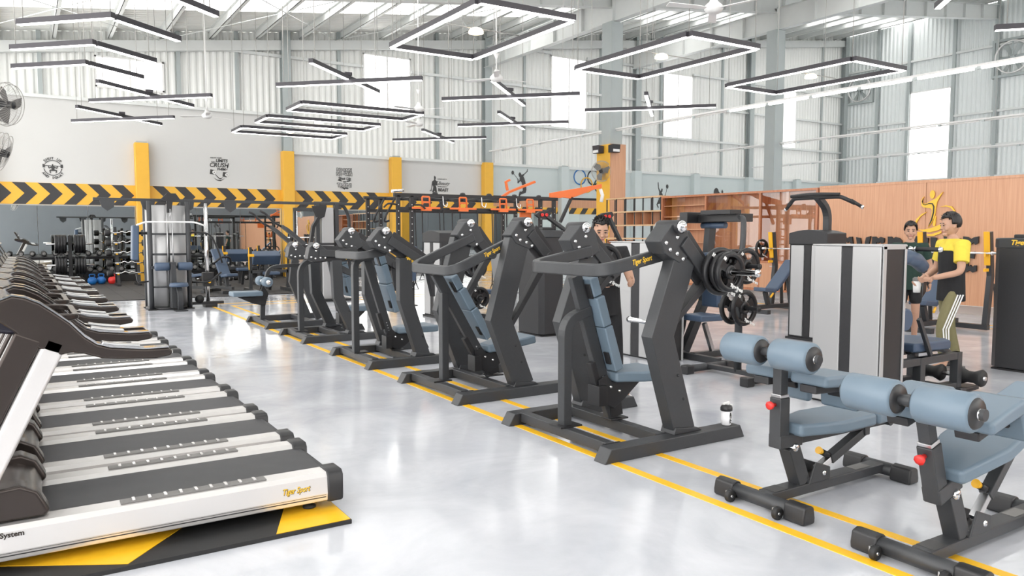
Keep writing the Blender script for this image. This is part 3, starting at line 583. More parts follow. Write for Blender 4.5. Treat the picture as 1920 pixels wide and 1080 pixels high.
# ------------------------------------------------------------ adjustable ab benches
def make_bench(loc, label, tilt, pz=0):
    t = empty('ab_bench', label, 'bench', loc, 0, 'adjustable ab benches')
    for x, L in ((0, .285), (1.16, .20)):
        b = MB(); b.cyl((x, -L, .055), (x, L, .055), .043, 18); f = b.build('floor_tube', 'frame', t)
        for s in (-1, 1):
            b = MB(); b.prism([(-.052, -.02), (-.04, .04), (.0, .052), (.04, .04), (.052, -.02), (.05, -.055), (-.05, -.055)], (x, s * (L - .03), .058), (1, 0, 0), (0, 0, 1), .14); b.build('end_cap', 'blackplastic', f, .012, 3)
            if x == 0:
                b = MB(); b.lathe([(.01, -.014), (.034, -.014), (.036, -.01), (.036, .01), (.034, .014), (.01, .014)], (x - .075, s * .17, .037), (0, 1, 0), 18); w_ = b.build('wheel', 'rubber', f)
                b = MB(); b.box((x - .05, s * .17 + .024, .045), (.07, .008, .04)); b.cyl((x - .075, s * .17 - .018, .037), (x - .075, s * .17 + .03, .037), .008, 10); b.build('wheel_bracket', 'steel', w_)
    b = MB(); b.span((.03, -.05, .035), (1.13, .05, .095)); bm_ = b.build('base_beam', 'frame', t, .006)
    b = MB(); b.span((.06, -.045, .0955), (.17, .045, .097)); b.build('warning_label', 'ink', bm_); b = MB(); b.span((.85, -.035, .0955), (1.0, .035, .097)); b.build('rating_label', 'grip', bm_)
    b = MB(); b.sweep([(.34, 0, .095), (.23, 0, .34)], .085, .095, (1, 0, 0)); b.span((.36, -.045, .09), (.54, .045, .13)); b.prism([(.36, .09), (.56, .09), (.56, .17), (.42, .22)], (0, -.05, 0), (1, 0, 0), (0, 0, 1), .01); b.prism([(.36, .09), (.56, .09), (.56, .17), (.42, .22)], (0, .05, 0), (1, 0, 0), (0, 0, 1), .01); b.build('hinge_post', 'frame', t, .005)
    b = MB(); b.lathe([(0, .01), (.012, .008), (.016, 0)], (.50, -.055, .14), (0, -1, 0), 12); b.build('pivot_bolt', 'chrome', t); b = MB(); b.lathe([(0, .012), (.02, .01), (.026, 0)], (.235, -.048, .335), (0, -1, 0), 12); b.cyl((.235, -.05, .335), (.235, .05, .335), .024, 12); b.build('hinge_bolt', 'chrome', t)
    # upper assembly, turned about the hinge
    H = V((.235, 0, .335)); Rm = Matrix.Rotation(-tilt, 3, 'Y')
    def T(o):
        o.data.transform(Matrix.Translation(H) @ Rm.to_4x4() @ Matrix.Translation(-H)); return o
    b = MB(); b.sweep([(.14, 0, .34), (.14, 0, .64)], .08, .085, (1, 0, 0)); b.span((.10, -.045, .34), (.30, .045, .42)); po = T(b.build('post', 'frame', t, .006))
    b = MB(); b.sweep([(.14, 0, .6), (.14, 0, .87)], .06, .065, (1, 0, 0)); b.sweep([(.14, 0, .86), (.04, 0, .91)], .06, .06, (0, 1, 0)); ne = T(b.build('sliding_neck', 'frame', t, .005))
    b = MB(); b.box((.14, 0, .65), (.075, .07, .02)); T(b.build('steel_collar', 'steel', ne, .003))
    b = MB(); b.lathe([(0, -.05), (.026, -.05), (.022, -.03), (.012, -.02), (.012, .0), (.0, .0)], (.095, 0, .60), (1, 0, 0), 8); b.build
    kn = T(b.build('adjusting_knob', 'red', po)); kn['label'] = 'red star knob'
    b = MB(); b.cyl((.03, -.34, .915), (.03, .34, .915), .026, 14); bar = T(b.build('roller_bar', 'frame', t))
    for s in (-1, 1):
        b = MB(); b.lathe([(.03, -.125), (.078, -.125), (.088, -.112), (.088, .112), (.078, .125), (.03, .125)], (.03, s * .175, .915), (0, 1, 0), 24); ro = T(b.build('foam_roller', 'pad', bar))
        for e in (-1, 1): b = MB(); b.lathe([(0, .012), (.062, .012), (.07, 0)], (.03, s * .175 + e * .125, .915), (0, e, 0), 20); T(b.build('roller_end', 'blackplastic', ro))
        b = MB(); b.lathe([(0, .016), (.02, .015), (.028, .004), (.028, 0)], (.03, s * .315, .915), (0, s, 0), 8); T(b.build('end_nut', 'chrome', ro))
        b = MB(); b.prism([(.165, .735), (.44, .715), (.455, .565), (.505, .565), (.515, .74), (.50, .775), (.46, .79), (.165, .80)], (0, s * .165, 0), (1, 0, 0), (0, 0, 1), .25); T(b.build('knee_pad', 'pad', t, .022, 4))
        b = MB(); b.prism([(.17, .69), (.17, .735), (.44, .715), (.452, .64), (.43, .64), (.41, .68)], (0, s * .165, 0), (1, 0, 0), (0, 0, 1), .11); T(b.build('knee_pad_bracket', 'darkgrey', t, .006))
    b = MB(); b.tube(fillet([(.14, -.03, .85), (.25, -.06, .86), (.29, -.06, .80)], .03), .014, 8); T(b.build('hand_hook', 'black', ne))
    b = MB(); b.sweep([(.2, 0, .375), (1.22, 0, .375)], .06, .06); b.cyl((1.2, -.05, .36), (1.2, .05, .36), .025, 12); T(b.build('seat_arm', 'frame', t, .004))
    b = MB(); b.prism([(.21, -.10), (.52, -.175), (.86, -.165), (.86, .165), (.52, .175), (.21, .10)], (0, 0, .445), (1, 0, 0), (0, 1, 0), .075); T(b.build('seat_pad', 'pad', t, .022, 4))
    b = MB(); b.prism([(.88, -.165), (1.26, -.14), (1.26, .14), (.88, .165)], (0, 0, .445), (1, 0, 0), (0, 1, 0), .075); T(b.build('back_pad', 'pad', t, .022, 4))
    e = H + Rm @ (V((.96, 0, .33)) - H)
    b = MB(); b.sweep([(.50, 0, .15), e], .04, .045, (0, 1, 0)); b.build('strut', 'steel', t, .004)
    f = V((.50, 0, .15)); b = MB(); b.sweep([f + (e - f) * .25, e], .055, .058, (0, 1, 0)); b.box(e + V((0, 0, .02)), (.05, .075, .09)); b.build('strut_sleeve', 'frame', t, .004)
    c = f + (e - f) * .3; b = MB(); b.cyl(c, c + V((-.09, 0, .045)), .02, 12); b.build('pin_housing', 'black', t); b = MB(); b.cyl(c + V((-.09, 0, .045)), c + V((-.125, 0, .062)), .016, 10, .024); k = b.build('pull_pin', 'amber', t); k['label'] = 'yellow pull pin'
    return t
make_bench((3.575, 2.93, 0), 'ab bench with level seat and red knob, beside the chest press', 0)
make_bench((3.54, 1.98, 0), 'ab bench with raised seat and tilted rollers, closest to the camera', math.radians(17))
# ------------------------------------------------------------ hanging lamps
ZL = 4.5
def lampbar(t, p, q, name='lamp_bar', w_=.085, h_=.075):
    p, q = V(p), V(q); d = (q - p).normalized()
    b = MB(); b.sweep([p + V((0, 0, h_ / 2)), q + V((0, 0, h_ / 2))], w_, h_); o = b.build(name, 'lampbody', t)
    b = MB(); b.sweep([p + d * .012 - V((0, 0, .004)), q - d * .012 - V((0, 0, .004))], w_ - .016, .012); b.build('led_diffuser', 'led', o)
    return o
def wires(t, pts, m='wire'):
    for x, y in pts:
        X, Y = x + t.location.x, y + t.location.y
        b = MB(); b.cyl((x, y, .075), (x, y, roofz(X) - .26 - ZL), .007, 6); b.build('suspension_cable', m, t)
def rect_lamp(c, sx, sy, label, disc=True):
    t = empty('rectangular_pendant_lamp', label, 'lamp', (c[0], c[1], ZL), 0, 'rectangular pendant lamps')
    a, b_ = sx / 2, sy / 2
    for y in (-b_, b_): lampbar(t, (-a, y, 0), (a, y, 0))
    for x in (-a, a): lampbar(t, (x, -b_ + .043, 0), (x, b_ - .043, 0))
    wires(t, [(x * .97, y * .97) for x in (-a, a) for y in (-b_, b_)])
    if disc:
        b = MB(); b.cyl((-a, 0, .1), (a, 0, .1), .008, 8); cb = b.build('cross_rod', 'wire', t)
        b = MB(); b.lathe([(0, .03), (.09, .03), (.11, .0), (.11, -.03), (0, -.05)], (0, 0, .06), (0, 0, 1), 18); o = b.build('round_lamp', 'warm', t)
        b = MB(); b.lathe([(0, .06), (.05, .055), (.09, .03), (0, .03)], (0, 0, .06), (0, 0, 1), 18); b.build('lamp_cap', 'white', o)
rect_lamp((5.73, 10.05), 1.5, 2.8, 'largest looking rectangular lamp frame, over the incline press machine')
rect_lamp((9.17, 9.8), 1.5, 2.8, 'middle one of the three long rectangular lamp frames')
rect_lamp((12.7, 9.5), 1.5, 2.8, 'rectangular lamp frame nearest the wood panel wall')
rect_lamp((6.9, 17.95), 3.0, 1.2, 'wide lamp frame highest of the three stacked wide ones', False)
rect_lamp((6.78, 20.4), 3.0, 1.2, 'wide lamp frame in the middle of the three stacked wide ones')
rect_lamp((6.7, 22.75), 3.0, 1.2, 'wide lamp frame lowest of the three stacked wide ones')
def cross_lamp(c, label, L=1.52):
    t = empty('crossed_pendant_lamp', label, 'lamp', (c[0], c[1], ZL), 0, 'crossed bar pendant lamps'); k = L / math.sqrt(2)
    lampbar(t, (-k, k, 0), (k, -k, 0)); lampbar(t, (-k, -k, .0745), (k, k, .0745))
    b = MB(); b.box((0, 0, .18), (.14, .1, .06)); b.build('joint_box', 'lampbody', t); wires(t, [(-k * .9, k * .9), (k * .9, -k * .9), (k * .9, k * .9), (-k * .9, -k * .9)])
for c, lb in (((5.43, 14.55), 'crossed bar lamp before the second tall window'), ((2.42, 18.6), 'crossed bar lamp below the bright window over the treadmills'), ((2.25, 22.35), 'lower crossed bar lamp over the treadmills'),
              ((8.95, 14.25), 'crossed bar lamp by the ceiling fan, above another crossed lamp'), ((11.2, 17.7), 'crossed bar lamp in the middle of the stack of three'), ((11.03, 21.7), 'crossed bar lamp closest to the mirror wall, lowest of its stack'), ((12.55, 13.8), 'crossed bar lamp beside the yellow clad column'),
              ((9.3, 4.75), 'crossed bar lamp at the top edge over the grey weight tower'), ((12.95, 4.75), 'crossed bar lamp near the court wall exhaust fan')): cross_lamp(c, lb)
def vee_lamp(c, label):
    t = empty('angled_pendant_lamp', label, 'lamp', (c[0], c[1], ZL), 0, 'angled pendant lamps')
    lampbar(t, (-1.06, 1.06, 0), (.03, -.03, 0)); lampbar(t, (.06, .06, 0), (1.0, .86, 0)); wires(t, [(-1, 1), (0, 0), (.9, .8)])
for c, lb in (((1.1, 11.9), 'angled lamp nearest the camera over the treadmills'), ((1.0, 13.7), 'second angled lamp over the treadmills'), ((1.0, 15.35), 'third angled lamp over the treadmills'), ((1.3, 10.2), 'angled lamp cut by the top edge')): vee_lamp(c, lb)
# ceiling fans
for i, (x, y, lb) in enumerate(((7.9, 13.06, 'white ceiling fan on a long rod beside the biggest lamp frame'), (4.1, 21.2, 'white ceiling fan over the treadmills'), (7.95, 7.5, 'white ceiling fan cut by the top edge'), (8.25, 17.3, 'white ceiling fan behind the stacked wide lamps, upper one'), (9.35, 19.6, 'white ceiling fan behind the stacked wide lamps, lower one'))):
    t = empty('ceiling_fan', lb, 'fan', (x, y, 4.62), .4 * i, 'ceiling fans')
    b = MB(); b.lathe([(0, -.07), (.09, -.065), (.125, -.02), (.125, .02), (.06, .08), (.035, .16), (0, .16)], (0, 0, 0), (0, 0, 1), 20); b.build('motor', 'white', t)
    b = MB(); b.cyl((0, 0, .15), (0, 0, roofz(x) - 4.62 - .2), .014, 8); b.lathe([(.015, .36), (.06, .46), (.015, .46)], (0, 0, 0), (0, 0, 1), 14); b.build('down_rod', 'white', t)
    for k in range(3):
        a = 2 * PI * k / 3; u = V((math.cos(a), math.sin(a), 0)); v = V((-u.y, u.x, .15)).normalized()
        b = MB(); b.prism([(.1, -.03), (.25, -.05), (.68, -.07), (.70, .05), (.25, .05), (.1, .03)], (0, 0, -.01), u, v, .008); b.build('blade', 'white', t)
# disc fans on brackets
def disc_fan(loc, yaw, pitch, label, r=.32, arm=None):
    t = empty('wall_fan', label, 'fan', loc, yaw, 'wall mounted disc fans'); cp, sp = math.cos(pitch), math.sin(pitch); ax = V((0, -cp, -sp)); up = V((0, -sp, cp))
    b = MB()
    for d, rr in ((-.06, r * .96), (0, r), (.07, r * .92)):
        b.tube([V((math.cos(q) * rr, 0, 0)) + up * math.sin(q) * rr + ax * d for q in [2 * PI * k / 28 for k in range(29)]], .006, 6)
    for k in range(40):
        q = 2 * PI * k / 40; e = V((math.cos(q), 0, 0)) + up * math.sin(q); b.tube([e * .06 + ax * .12, e * r * .6 + ax * .11, e * r + ax * 0, e * r * .6 - ax * .08, e * .06 - ax * .1], .0022, 4)
    b.build('guard', 'wire', t)
    b = MB()
    for k in range(3):
        q = 2 * PI * k / 3 + .3; e = V((math.cos(q), 0, 0)) + up * math.sin(q); f = ax.cross(e); b.prism([(.03, -.04), (r * .5, -.13), (r * .88, -.08), (r * .85, .08), (r * .4, .07), (.03, .04)], ax * .03, e, (f + ax * .3).normalized(), .004)
    b.build('blades', 'wood' if False else 'grip', t)
    b = MB(); b.lathe([(0, .14), (.05, .13), (.06, .1), (.06, -.1), (.09, -.12), (.09, -.28), (.05, -.32), (0, -.32)], (0, 0, 0), ax, 18); b.build('motor', 'black', t)
    if arm: b = MB(); b.tube(fillet([-ax * .28, -ax * .4, V(arm)], .1), .025, 10); b.box(arm, (.14, .14, .2)); b.build('bracket', 'black', t)
disc_fan((-.16, 15.5, 3.74), math.radians(55), .15, 'upper disc fan high at the left edge', .36, (-1.4, 1.5, 0))
disc_fan((-.28, 15.2, 2.92), math.radians(78), .35, 'lower disc fan tilted down at the left edge', .33, (-1.4, 1.5, .5))
c = MB(); c.span((-1.35, 16.6, 0), (-1.1, 16.85, roofz(-1.2) - .9)); tag(c.build('column_20', 'beam'), kind='structure')
disc_fan((16.05, 19.9, 3.62), math.radians(-50), .1, 'disc fan on the yellow clad column', .34, (.05, .35, -.05))
for k, (x, y) in enumerate(((16.3, 19.58), (16.08, 20.1))):
    t = empty('flood_light', ('flood light box on the wood facing of the column', 'flood light box on the yellow face of the column')[k], 'lamp', (x, y, 4.33), (0, -PI / 2)[k], 'flood lights on the column')
    b = MB(); b.prism([(-.1, -.12), (.12, -.12), (.14, .14), (-.1, .12)], (0, 0, 0), (0, -1, 0), (0, 0, 1), .32); o = b.build('housing', 'lampbody' if k else 'darkgrey', t, .01); b = MB(); b.box((0, -.125, .0), (.27, .006, .2)); b.build('lens', 'white', o)
# rows of tube lights along the courts
for i, (x, z) in enumerate(((16.55, 4.95), (24.7, 5.0), (32.7, 5.0))):
    t = empty('tube_light_row', ('tube light row nearest the wood panels, partly lit', 'unlit tube light row over the middle court', 'unlit tube light row over the far court')[i], 'lamp', (x, 0, z), 0, 'tube light rows')
    b = MB(); b.span((-.04, YR + .5, .03), (.04, YA - .35, .08)); b.build('rail', 'white', t)
    y = 26.8; k = 0
    while y > -8:
        lit = i == 0 and y < 15.2
        b = MB(); b.cyl((0, y - 1.15, 0), (0, y, 0), .028 if lit else .02, 10); o = b.build('tube', 'tube' if lit else 'white', t)
        b = MB(); b.box((0, y + .06, .01), (.06, .08, .07)); b.build('tube_holder', 'palewall', o); y -= 1.32; k += 1
    for y in (-6, 0, 6, 12, 18, 24): b = MB(); b.cyl((0, y, .08), (0, y, roofz(x) - z - 1.35), .006, 5); b.build('suspension_cable', 'wire', t)
# exhaust fans in the court wall
for y, z, r, lb in ((27.3, 9.85, .72, 'louvred exhaust fan near the corner of the hall'), (19.2, 10.15, .80, 'louvred exhaust fan over the tube lights at the edge')):
    t = empty('exhaust_fan', lb, 'fan', (XB - .12, y, z), 0, 'exhaust fans in the court wall')
    b = MB(); s = r + .12
    for a, c in (((-.02, -s, -s), (.3, -r, s)), ((-.02, r, -s), (.3, s, s)), ((-.02, -r, -s), (.3, r, -r)), ((-.02, -r, r), (.3, r, s))): b.span(a, c)
    b.build('housing', 'beam', t)
    b = MB(); b.ring((0, 0, 0), (1, 0, 0), r * .93, r, .1, 28); b.build('shroud_ring', 'white', t)
    for k in range(6): q = 2 * PI * k / 6; e = V((0, math.cos(q), math.sin(q))); f = V((0, -e.z, e.y)); b = MB(); b.prism([(.08, -.05), (r * .88, -.14), (r * .88, .12), (.08, .05)], (.08, 0, 0), e, (f + V((.5, 0, 0))).normalized(), .01); b.build('blade', 'beam', t)
    b = MB(); b.lathe([(0, -.06), (.1, -.05), (.12, .15), (0, .15)], (0, 0, 0), (1, 0, 0), 16); b.span((-.02, -.03, -r), (.02, .03, r)); b.build('motor', 'beam', t)
    for k in range(7): zz = -r + .12 + k * (2 * r - .24) / 6; b = MB(); b.box((.24, 0, zz), (.11, 2 * r, .012), (0, .6, 0)); b.build('louvre', 'white', t)
    b = MB(); b.span((.30, -r, -r), (.31, r, r)); b.build('louvre_backing', M['led'] if False else 'white', t)  # plain white sheet behind the louvres

# ------------------------------------------------------------ wood panel wall, cabinet and open shelf towards the courts
PX_ = 15.2
t = empty('open_shelf', 'open shelf unit of pale boards and black frames beside the yellow column', 'shelf', (PX_, 16.21, 0))
ys = [0, .34, .74, 1.1, 1.5, 1.93, 2.38]; zs = [.12, .55, 1.0, 1.44, 1.83, 2.23, 2.64]
for z in zs: b = MB(); b.span((0, -.02, z - .02), (.36, 2.4, z + .02)); b.build('shelf_board', 'woodp', t)
for y in ys:
    for x in (.01, .33): b = MB(); b.span((x, y - .015, 0), (x + .025, y + .015, 2.66)); b.build('frame_post', 'black', t)
for y0, y1, z in ((.34, .74, 1.85), (.74, 1.1, 1.85), (1.1, 1.5, 1.85), (1.5, 1.93, 1.02), (.0, .34, 1.02), (1.93, 2.38, 1.02)):
    b = MB(); zt = z + .36
    b.span((.02, y0 + .02, z), (.34, y0 + .035, zt)); b.span((.02, y1 - .035, z), (.34, y1 - .02, zt)); b.span((.02, y0 + .02, zt), (.34, y1 - .02, zt + .015)); b.span((.325, y0 + .035, z), (.34, y1 - .035, zt)); b.build('shelf_box', 'wood', t)
t = empty('display_cabinet', 'orange wood display cabinet with sliding glass doors', 'cabinet', (PX_, 11.1, 0))
CY = 5.06
b = MB(); b.span((.36, 0, .22), (.4, CY, 2.62)); b.build('back_panel', 'wood', t)
for z in (.22, .9, 2.6): b = MB(); b.span((-.01, 0, z - .025), (.4, CY, z + .025)); b.build('carcass_board', 'woodd', t)
for y in (.02, 1.62, 3.4, CY - .02): b = MB(); b.span((-.005, y - .025, .2), (.4, y + .025, 2.62)); b.build('divider', 'woodd', t)
for z in (1.35, 1.7, 2.05, 2.35): b = MB(); b.span((.06, 3.42, z - .012), (.36, CY - .04, z + .012)); b.build('shelf_board', 'wood', t)
for y0, y1 in ((.04, .8), (.85, 1.6), (1.65, 2.5), (2.55, 3.38), (3.43, 4.2), (4.25, 5.02)): b = MB(); b.span((0, y0, .25), (.02, y1, .875)); o = b.build('cabinet_door', 'wood', t); b = MB(); b.box((-.012, (y0 + y1) / 2, .8), (.02, .1, .02)); b.build('handle', 'steel', o)
for k, (y0, y1) in enumerate(((.05, .9), (.8, 1.6), (1.65, 2.6), (2.5, 3.38), (4.2, 5.02))):
    b = MB(); x = .03 if k % 2 else .055; b.span((x, y0, .925), (x + .008, y1, 2.575)); b.build('glass_door', 'doorglass', t)
for y in (.1, 2.5, 4.9): b = MB(); b.span((.1, y - .04, 0), (.3, y + .04, .22)); b.build('leg', 'black', t)
t = empty('wood_panel_wall', 'orange wood panel wall with yellow emblem and black lettering', 'partition', (PX_, 0, 0))
y = 11.05; k = 0
while y > -9: b = MB(); b.span((0, y - 2.43, .22), (.08, y, 2.62)); b.build('wood_panel', 'wood', t); y -= 2.44
b = MB(); b.span((-.01, -9, 2.6), (.1, 11.05, 2.65)); b.build('top_rail', 'wood', t)
for y in (10.6, 9.9, 9.2, 8.6, 8.0, 7.4, 6.8, 6.2, 5, 3.5, 2, 0): b = MB(); b.span((.02, y - .02, 0), (.06, y + .02, .22)); b.build('leg', 'black', t)
b = MB(); b.span((15.75, -9, .0), (15.87, 18, .16)); tag(b.build('court_kerb', 'white'), 'low white kerb behind the wood panel wall', 'kerb')
# letters with dripping ends, one part each
LET = dict(N=[(0, 0), (.2, 0), (.2, .42), (.5, 0), (.72, 0), (.72, 1), (.52, 1), (.52, .55), (.22, 1), (0, 1)], E=[(0, 0), (.62, 0), (.62, .2), (.22, .2), (.22, .4), (.5, .4), (.5, .6), (.22, .6), (.22, .8), (.62, .8), (.62, 1), (0, 1)],
  V=[(.26, 0), (.44, 0), (.72, 1), (.5, 1), (.35, .4), (.2, 1), (-.02, 1)], R=[(0, 0), (.2, 0), (.2, .35), (.28, .35), (.48, 0), (.72, 0), (.5, .4), (.66, .55), (.66, .85), (.52, 1), (0, 1)],
  G=[(.15, 0), (.55, 0), (.7, .12), (.7, .52), (.4, .52), (.4, .36), (.5, .36), (.5, .2), (.2, .2), (.2, .8), (.66, .8), (.66, 1), (.15, 1), (0, .85), (0, .15)], I=[(0, 0), (.24, 0), (.24, 1), (0, 1)])
def bone(poly, seed):      # wavy bone-like outline
    rr = random.Random(seed); out = []
    for i, (x, y) in enumerate(poly):
        x2, y2 = poly[(i + 1) % len(poly)]; out.append((x + rr.uniform(-.035, .035), y + rr.uniform(-.05, .05)))
        L = math.hypot(x2 - x, y2 - y)
        if L > .3:
            nx, ny = (y2 - y) / L, -(x2 - x) / L; m = .5; out.append((x + (x2 - x) * .3 - nx * .0, y + (y2 - y) * .3)); out.append((x + (x2 - x) * .5 - nx * .055, y + (y2 - y) * .5 - ny * .055)); out.append((x + (x2 - x) * .7 + nx * .01, y + (y2 - y) * .7 + ny * .01))
    return out
letters = empty('wall_lettering', 'black bone-shaped lettering NEVER GIVE on the wood panel wall', 'sign', (PX_ - .03, 10.80, .86))
yy = 0
for i, ch in enumerate('NEVER GIVE'):
    if ch == ' ': yy += .18; continue
    wd = .26 if ch == 'I' else .36
    q = MB(); q.prism(bone(LET[ch], i), (0, -yy, 0), (0, -.44, 0), (0, 0, .66 if False else .66), .04); q.build('letter', 'black', letters)
    yy += wd
em = empty('wall_emblem', 'yellow figure emblem with swooshes on the wood panel wall', 'sign', (PX_ - .02, 8.42, 1.96))
S_ = lambda pts: [((x - 700) / 720 * .62, (520 - y) / 720 * .80) for x, y in pts]
def epart(pts, m='gold', off=0, name='emblem_stroke'):
    b = MB(); b.prism(S_(pts), (-off, 0, 0), (0, -1, 0), (0, 0, 1), .02); return b.build(name, m, em)
epart([(630 + 55 * math.cos(2 * PI * k / 18), 160 + 75 * math.sin(2 * PI * k / 18)) for k in range(18)], name='emblem_head')
epart([(450, 190), (410, 230), (410, 290), (450, 318), (520, 310), (600, 275), (700, 240), (800, 170), (875, 120), (790, 230), (745, 300), (725, 400), (715, 500), (680, 600), (600, 700), (555, 745), (610, 620), (630, 520), (635, 430), (600, 400), (440, 385), (385, 350), (380, 260), (410, 210)], name='emblem_body')
epart([(425, 225), (400, 280), (430, 330), (480, 345), (560, 325), (640, 330), (670, 380), (665, 480), (630, 600), (575, 720), (650, 620), (690, 480), (692, 370), (650, 315), (570, 310), (470, 335), (420, 310), (412, 270)], 'black', .012)
epart([(715, 535), (735, 560), (720, 720), (680, 720), (665, 680), (690, 600)])
epart([(530, 462), (400, 500), (280, 590), (240, 680), (260, 750), (340, 790), (320, 775), (285, 720), (295, 640), (370, 550)])
epart([(800, 385), (950, 360), (1080, 380), (1160, 460), (1140, 540), (1080, 550), (1110, 520), (1115, 450), (1050, 400), (950, 380)])
epart([(340, 780), (480, 780), (650, 750), (850, 690), (1000, 640), (1120, 545), (1080, 650), (950, 730), (780, 800), (600, 830), (440, 815)])
epart([(500, 860), (650, 865), (850, 810), (1000, 750), (850, 850), (700, 895), (560, 895)])
# ------------------------------------------------------------ selectorised towers and machines in the middle
def tower(loc, wy, dx, h, label, style, cat='gym machine', name='weight_tower', grp='weight stack towers'):
    # face towards -x, wy along y (from loc towards -y), dx deep
    t = empty(name, label, cat, loc, 0, grp)
    if style == 'twin':        # two silver panels with a dark slot, pale rim
        b = MB(); b.span((.0, -wy, 0), (dx, 0, h)); bd = b.build('shroud', 'black', t, .012)
        for y0, y1 in ((-wy * .42, -.012), (-wy + .012, -wy * .58)): b = MB(); b.span((-.018, y0, .02), (.002, y1, h - .004)); b.build('silver_panel', 'silver', t, .008)
        b = MB(); b.span((-.008, -wy * .575, .02), (.0, -wy * .425, h - .02)); b.build('slot_panel', 'darkgrey', t)
        b = MB(); b.span((-.02, -wy - .012, 0), (.03, -wy, h)); b.span((dx - .03, -wy - .012, 0), (dx, -wy, h)); b.span((-.02, -wy - .012, h - .03), (dx, -wy, h + .012)); b.span((-.02, -wy, h), (dx, .01, h + .012)); b.build('pale_rim', 'silver', t, .004)
    elif style == 'silver':    # framed front with dark curved head
        b = MB(); b.span((0, -wy, .03), (dx, 0, h - .22)); b.build('shroud', 'darkgrey', t, .01)
        for y0, y1 in ((-wy * .40, -.04), (-wy + .04, -wy * .60)): b = MB(); b.span((-.02, y0, .06), (.002, y1, h - .24)); b.build('silver_panel', 'silver', t, .006)
        b = MB(); b.span((-.012, -wy * .58, .06), (0, -wy * .42, h - .24)); b.build('slot_panel', 'black', t)
        b = MB(); n = 8; b.prism([(0, 0), (-wy, 0)] + [(-wy * (1 - k / n), .17 + .05 * math.sin(PI * k / n)) for k in range(n + 1)], (dx / 2 - .01, 0, h - .23), (0, 1, 0), (0, 0, 1), dx + .04); hd = b.build('head_cover', 'darkgrey', t, .012)
        text('Tiger Sport', .075, (-.024, -wy / 2, h - .12), PARTROT, 'gold', hd, ext=.001, shear=.25, off=.002)
        b = MB(); b.span((-.03, -wy - .02, 0), (dx + .02, .02, .035)); b.build('plinth', 'black', t)
    else:                      # plain dark shroud with chamfered corners
        c = .07; b = MB(); b.prism([(0, -c), (c, 0), (dx, 0), (dx, -wy), (c, -wy), (0, -wy + c)], (0, 0, (h - .12) / 2 + .015), (1, 0, 0), (0, 1, 0), h - .15); b.build('shroud', 'darkgrey', t, .012)
        b = MB(); b.prism([(-.012, -c), (c, .012), (dx, .012), (dx, -wy - .012), (c, -wy - .012), (-.012, -wy + c)], (0, 0, h - .075), (1, 0, 0), (0, 1, 0), .12); hd = b.build('head_cover', 'frame', t, .02, 3)
        b = MB(); b.box((dx * .55, -wy / 2, h + .0), (dx * .5, wy * .6, .05)); b.build('head_cap', 'black', hd, .015)
        text('Tiger Sport', .08, (-.014, -wy / 2, h - .07), PARTROT, 'gold', hd, ext=.001, shear=.25, off=.002)
        b = MB(); b.span((.02, -wy + .02, 0), (dx, -.02, .02)); b.build('plinth', 'black', t)
    return t
tower((6.36, 4.66, 0), .70, .34, 1.485, 'large silver twin panel weight tower behind the ab benches', 'twin')
tower((6.62, 8.0, 0), 1.02, .34, 1.48, 'silver twin panel weight tower behind the standing man', 'twin')
tower((6.66, 10.4, 0), .70, .42, 1.66, 'plain dark weight tower behind the incline press', 'dark')
tower((6.5, 13.45, 0), .72, .4, 1.66, 'silver fronted weight tower with dark head behind the small handled press', 'silver')
pt = tower((9.8, 7.62, 0), .66, .42, 1.66, 'silver fronted weight tower with a pull-up mast', 'silver')
b = MB(); b.sweep(fillet([(.3, -.42, 1.5), (.3, -.42, 1.95), (.05, -.42, 2.13)], .25), .10, .08, (1, 0, 0)); ms = b.build('pull_up_mast', 'frame', pt, .006)
b = MB(); b.tube(fillet([(.1, .12, 2.02), (.05, -.02, 2.12), (.05, -.8, 2.12), (.1, -1.0, 2.02)], .06), .03, 10); b.tube(fillet([(.03, .02, 2.15), (-.05, -.4, 2.17), (.03, -.8, 2.15)], .2), .026, 10); ba = b.build('pull_up_bar', 'black', ms)
for y, d in ((.05, 1), (-.95, -1)): b = MB(); b.cyl((.08, y, 2.06), (.13, y + .13 * d, 1.97), .025, 10); b.build('hand_grip', 'rubber', ba); b = MB(); b.lathe([(0, .03), (.026, .03), (.028, 0), (0, 0)], (.13, y + .13 * d, 1.97), (.3, d, -.6), 10); b.build('chrome_tip', 'chrome', ba)
tower((9.6, 4.62, 0), .75, .45, 1.56, 'dark weight tower cut by the edge of the view', 'dark')
# ab crunch and leg machine in front of the big silver tower
t = empty('leg_machine', 'seated leg machine with blue seat, black foot rollers and shoulder pads', 'gym machine', (6.75, 4.25, 0), 0)
for x, y in ((.35, -.22), (.35, .22), (1.0, -.22), (1.0, .22)): b = MB(); b.span((x - .04, y - .04, .05), (x + .04, y + .04, .43 if y < 0 else .47)); b.build('leg', 'frame', t, .004)
for z in (.06, .36):
    for y in (-.22, .22): b = MB(); b.span((-.05, y - .035, z), (1.05, y + .035, z + .07)); b.build('side_beam', 'frame', t, .004)
b = MB(); b.span((.95, -.3, .02), (1.06, .3, .08)); b.build('foot_beam', 'frame', t, .004)
b = MB(); b.prism([(.30, -.2), (.85, -.24), (.95, -.15), (.95, .15), (.85, .24), (.30, .2)], (0, 0, .515), (1, 0, 0), (0, 1, 0), .09); b.build('seat', 'padnavy', t, .025, 4)
b = MB(); b.tube(fillet([(.45, -.05, .46), (1.05, -.05, .45), (1.32, -.05, .30), (1.36, -.05, .12)], .2), .035, 12); sw = b.build('swing_arm', 'frame', t)
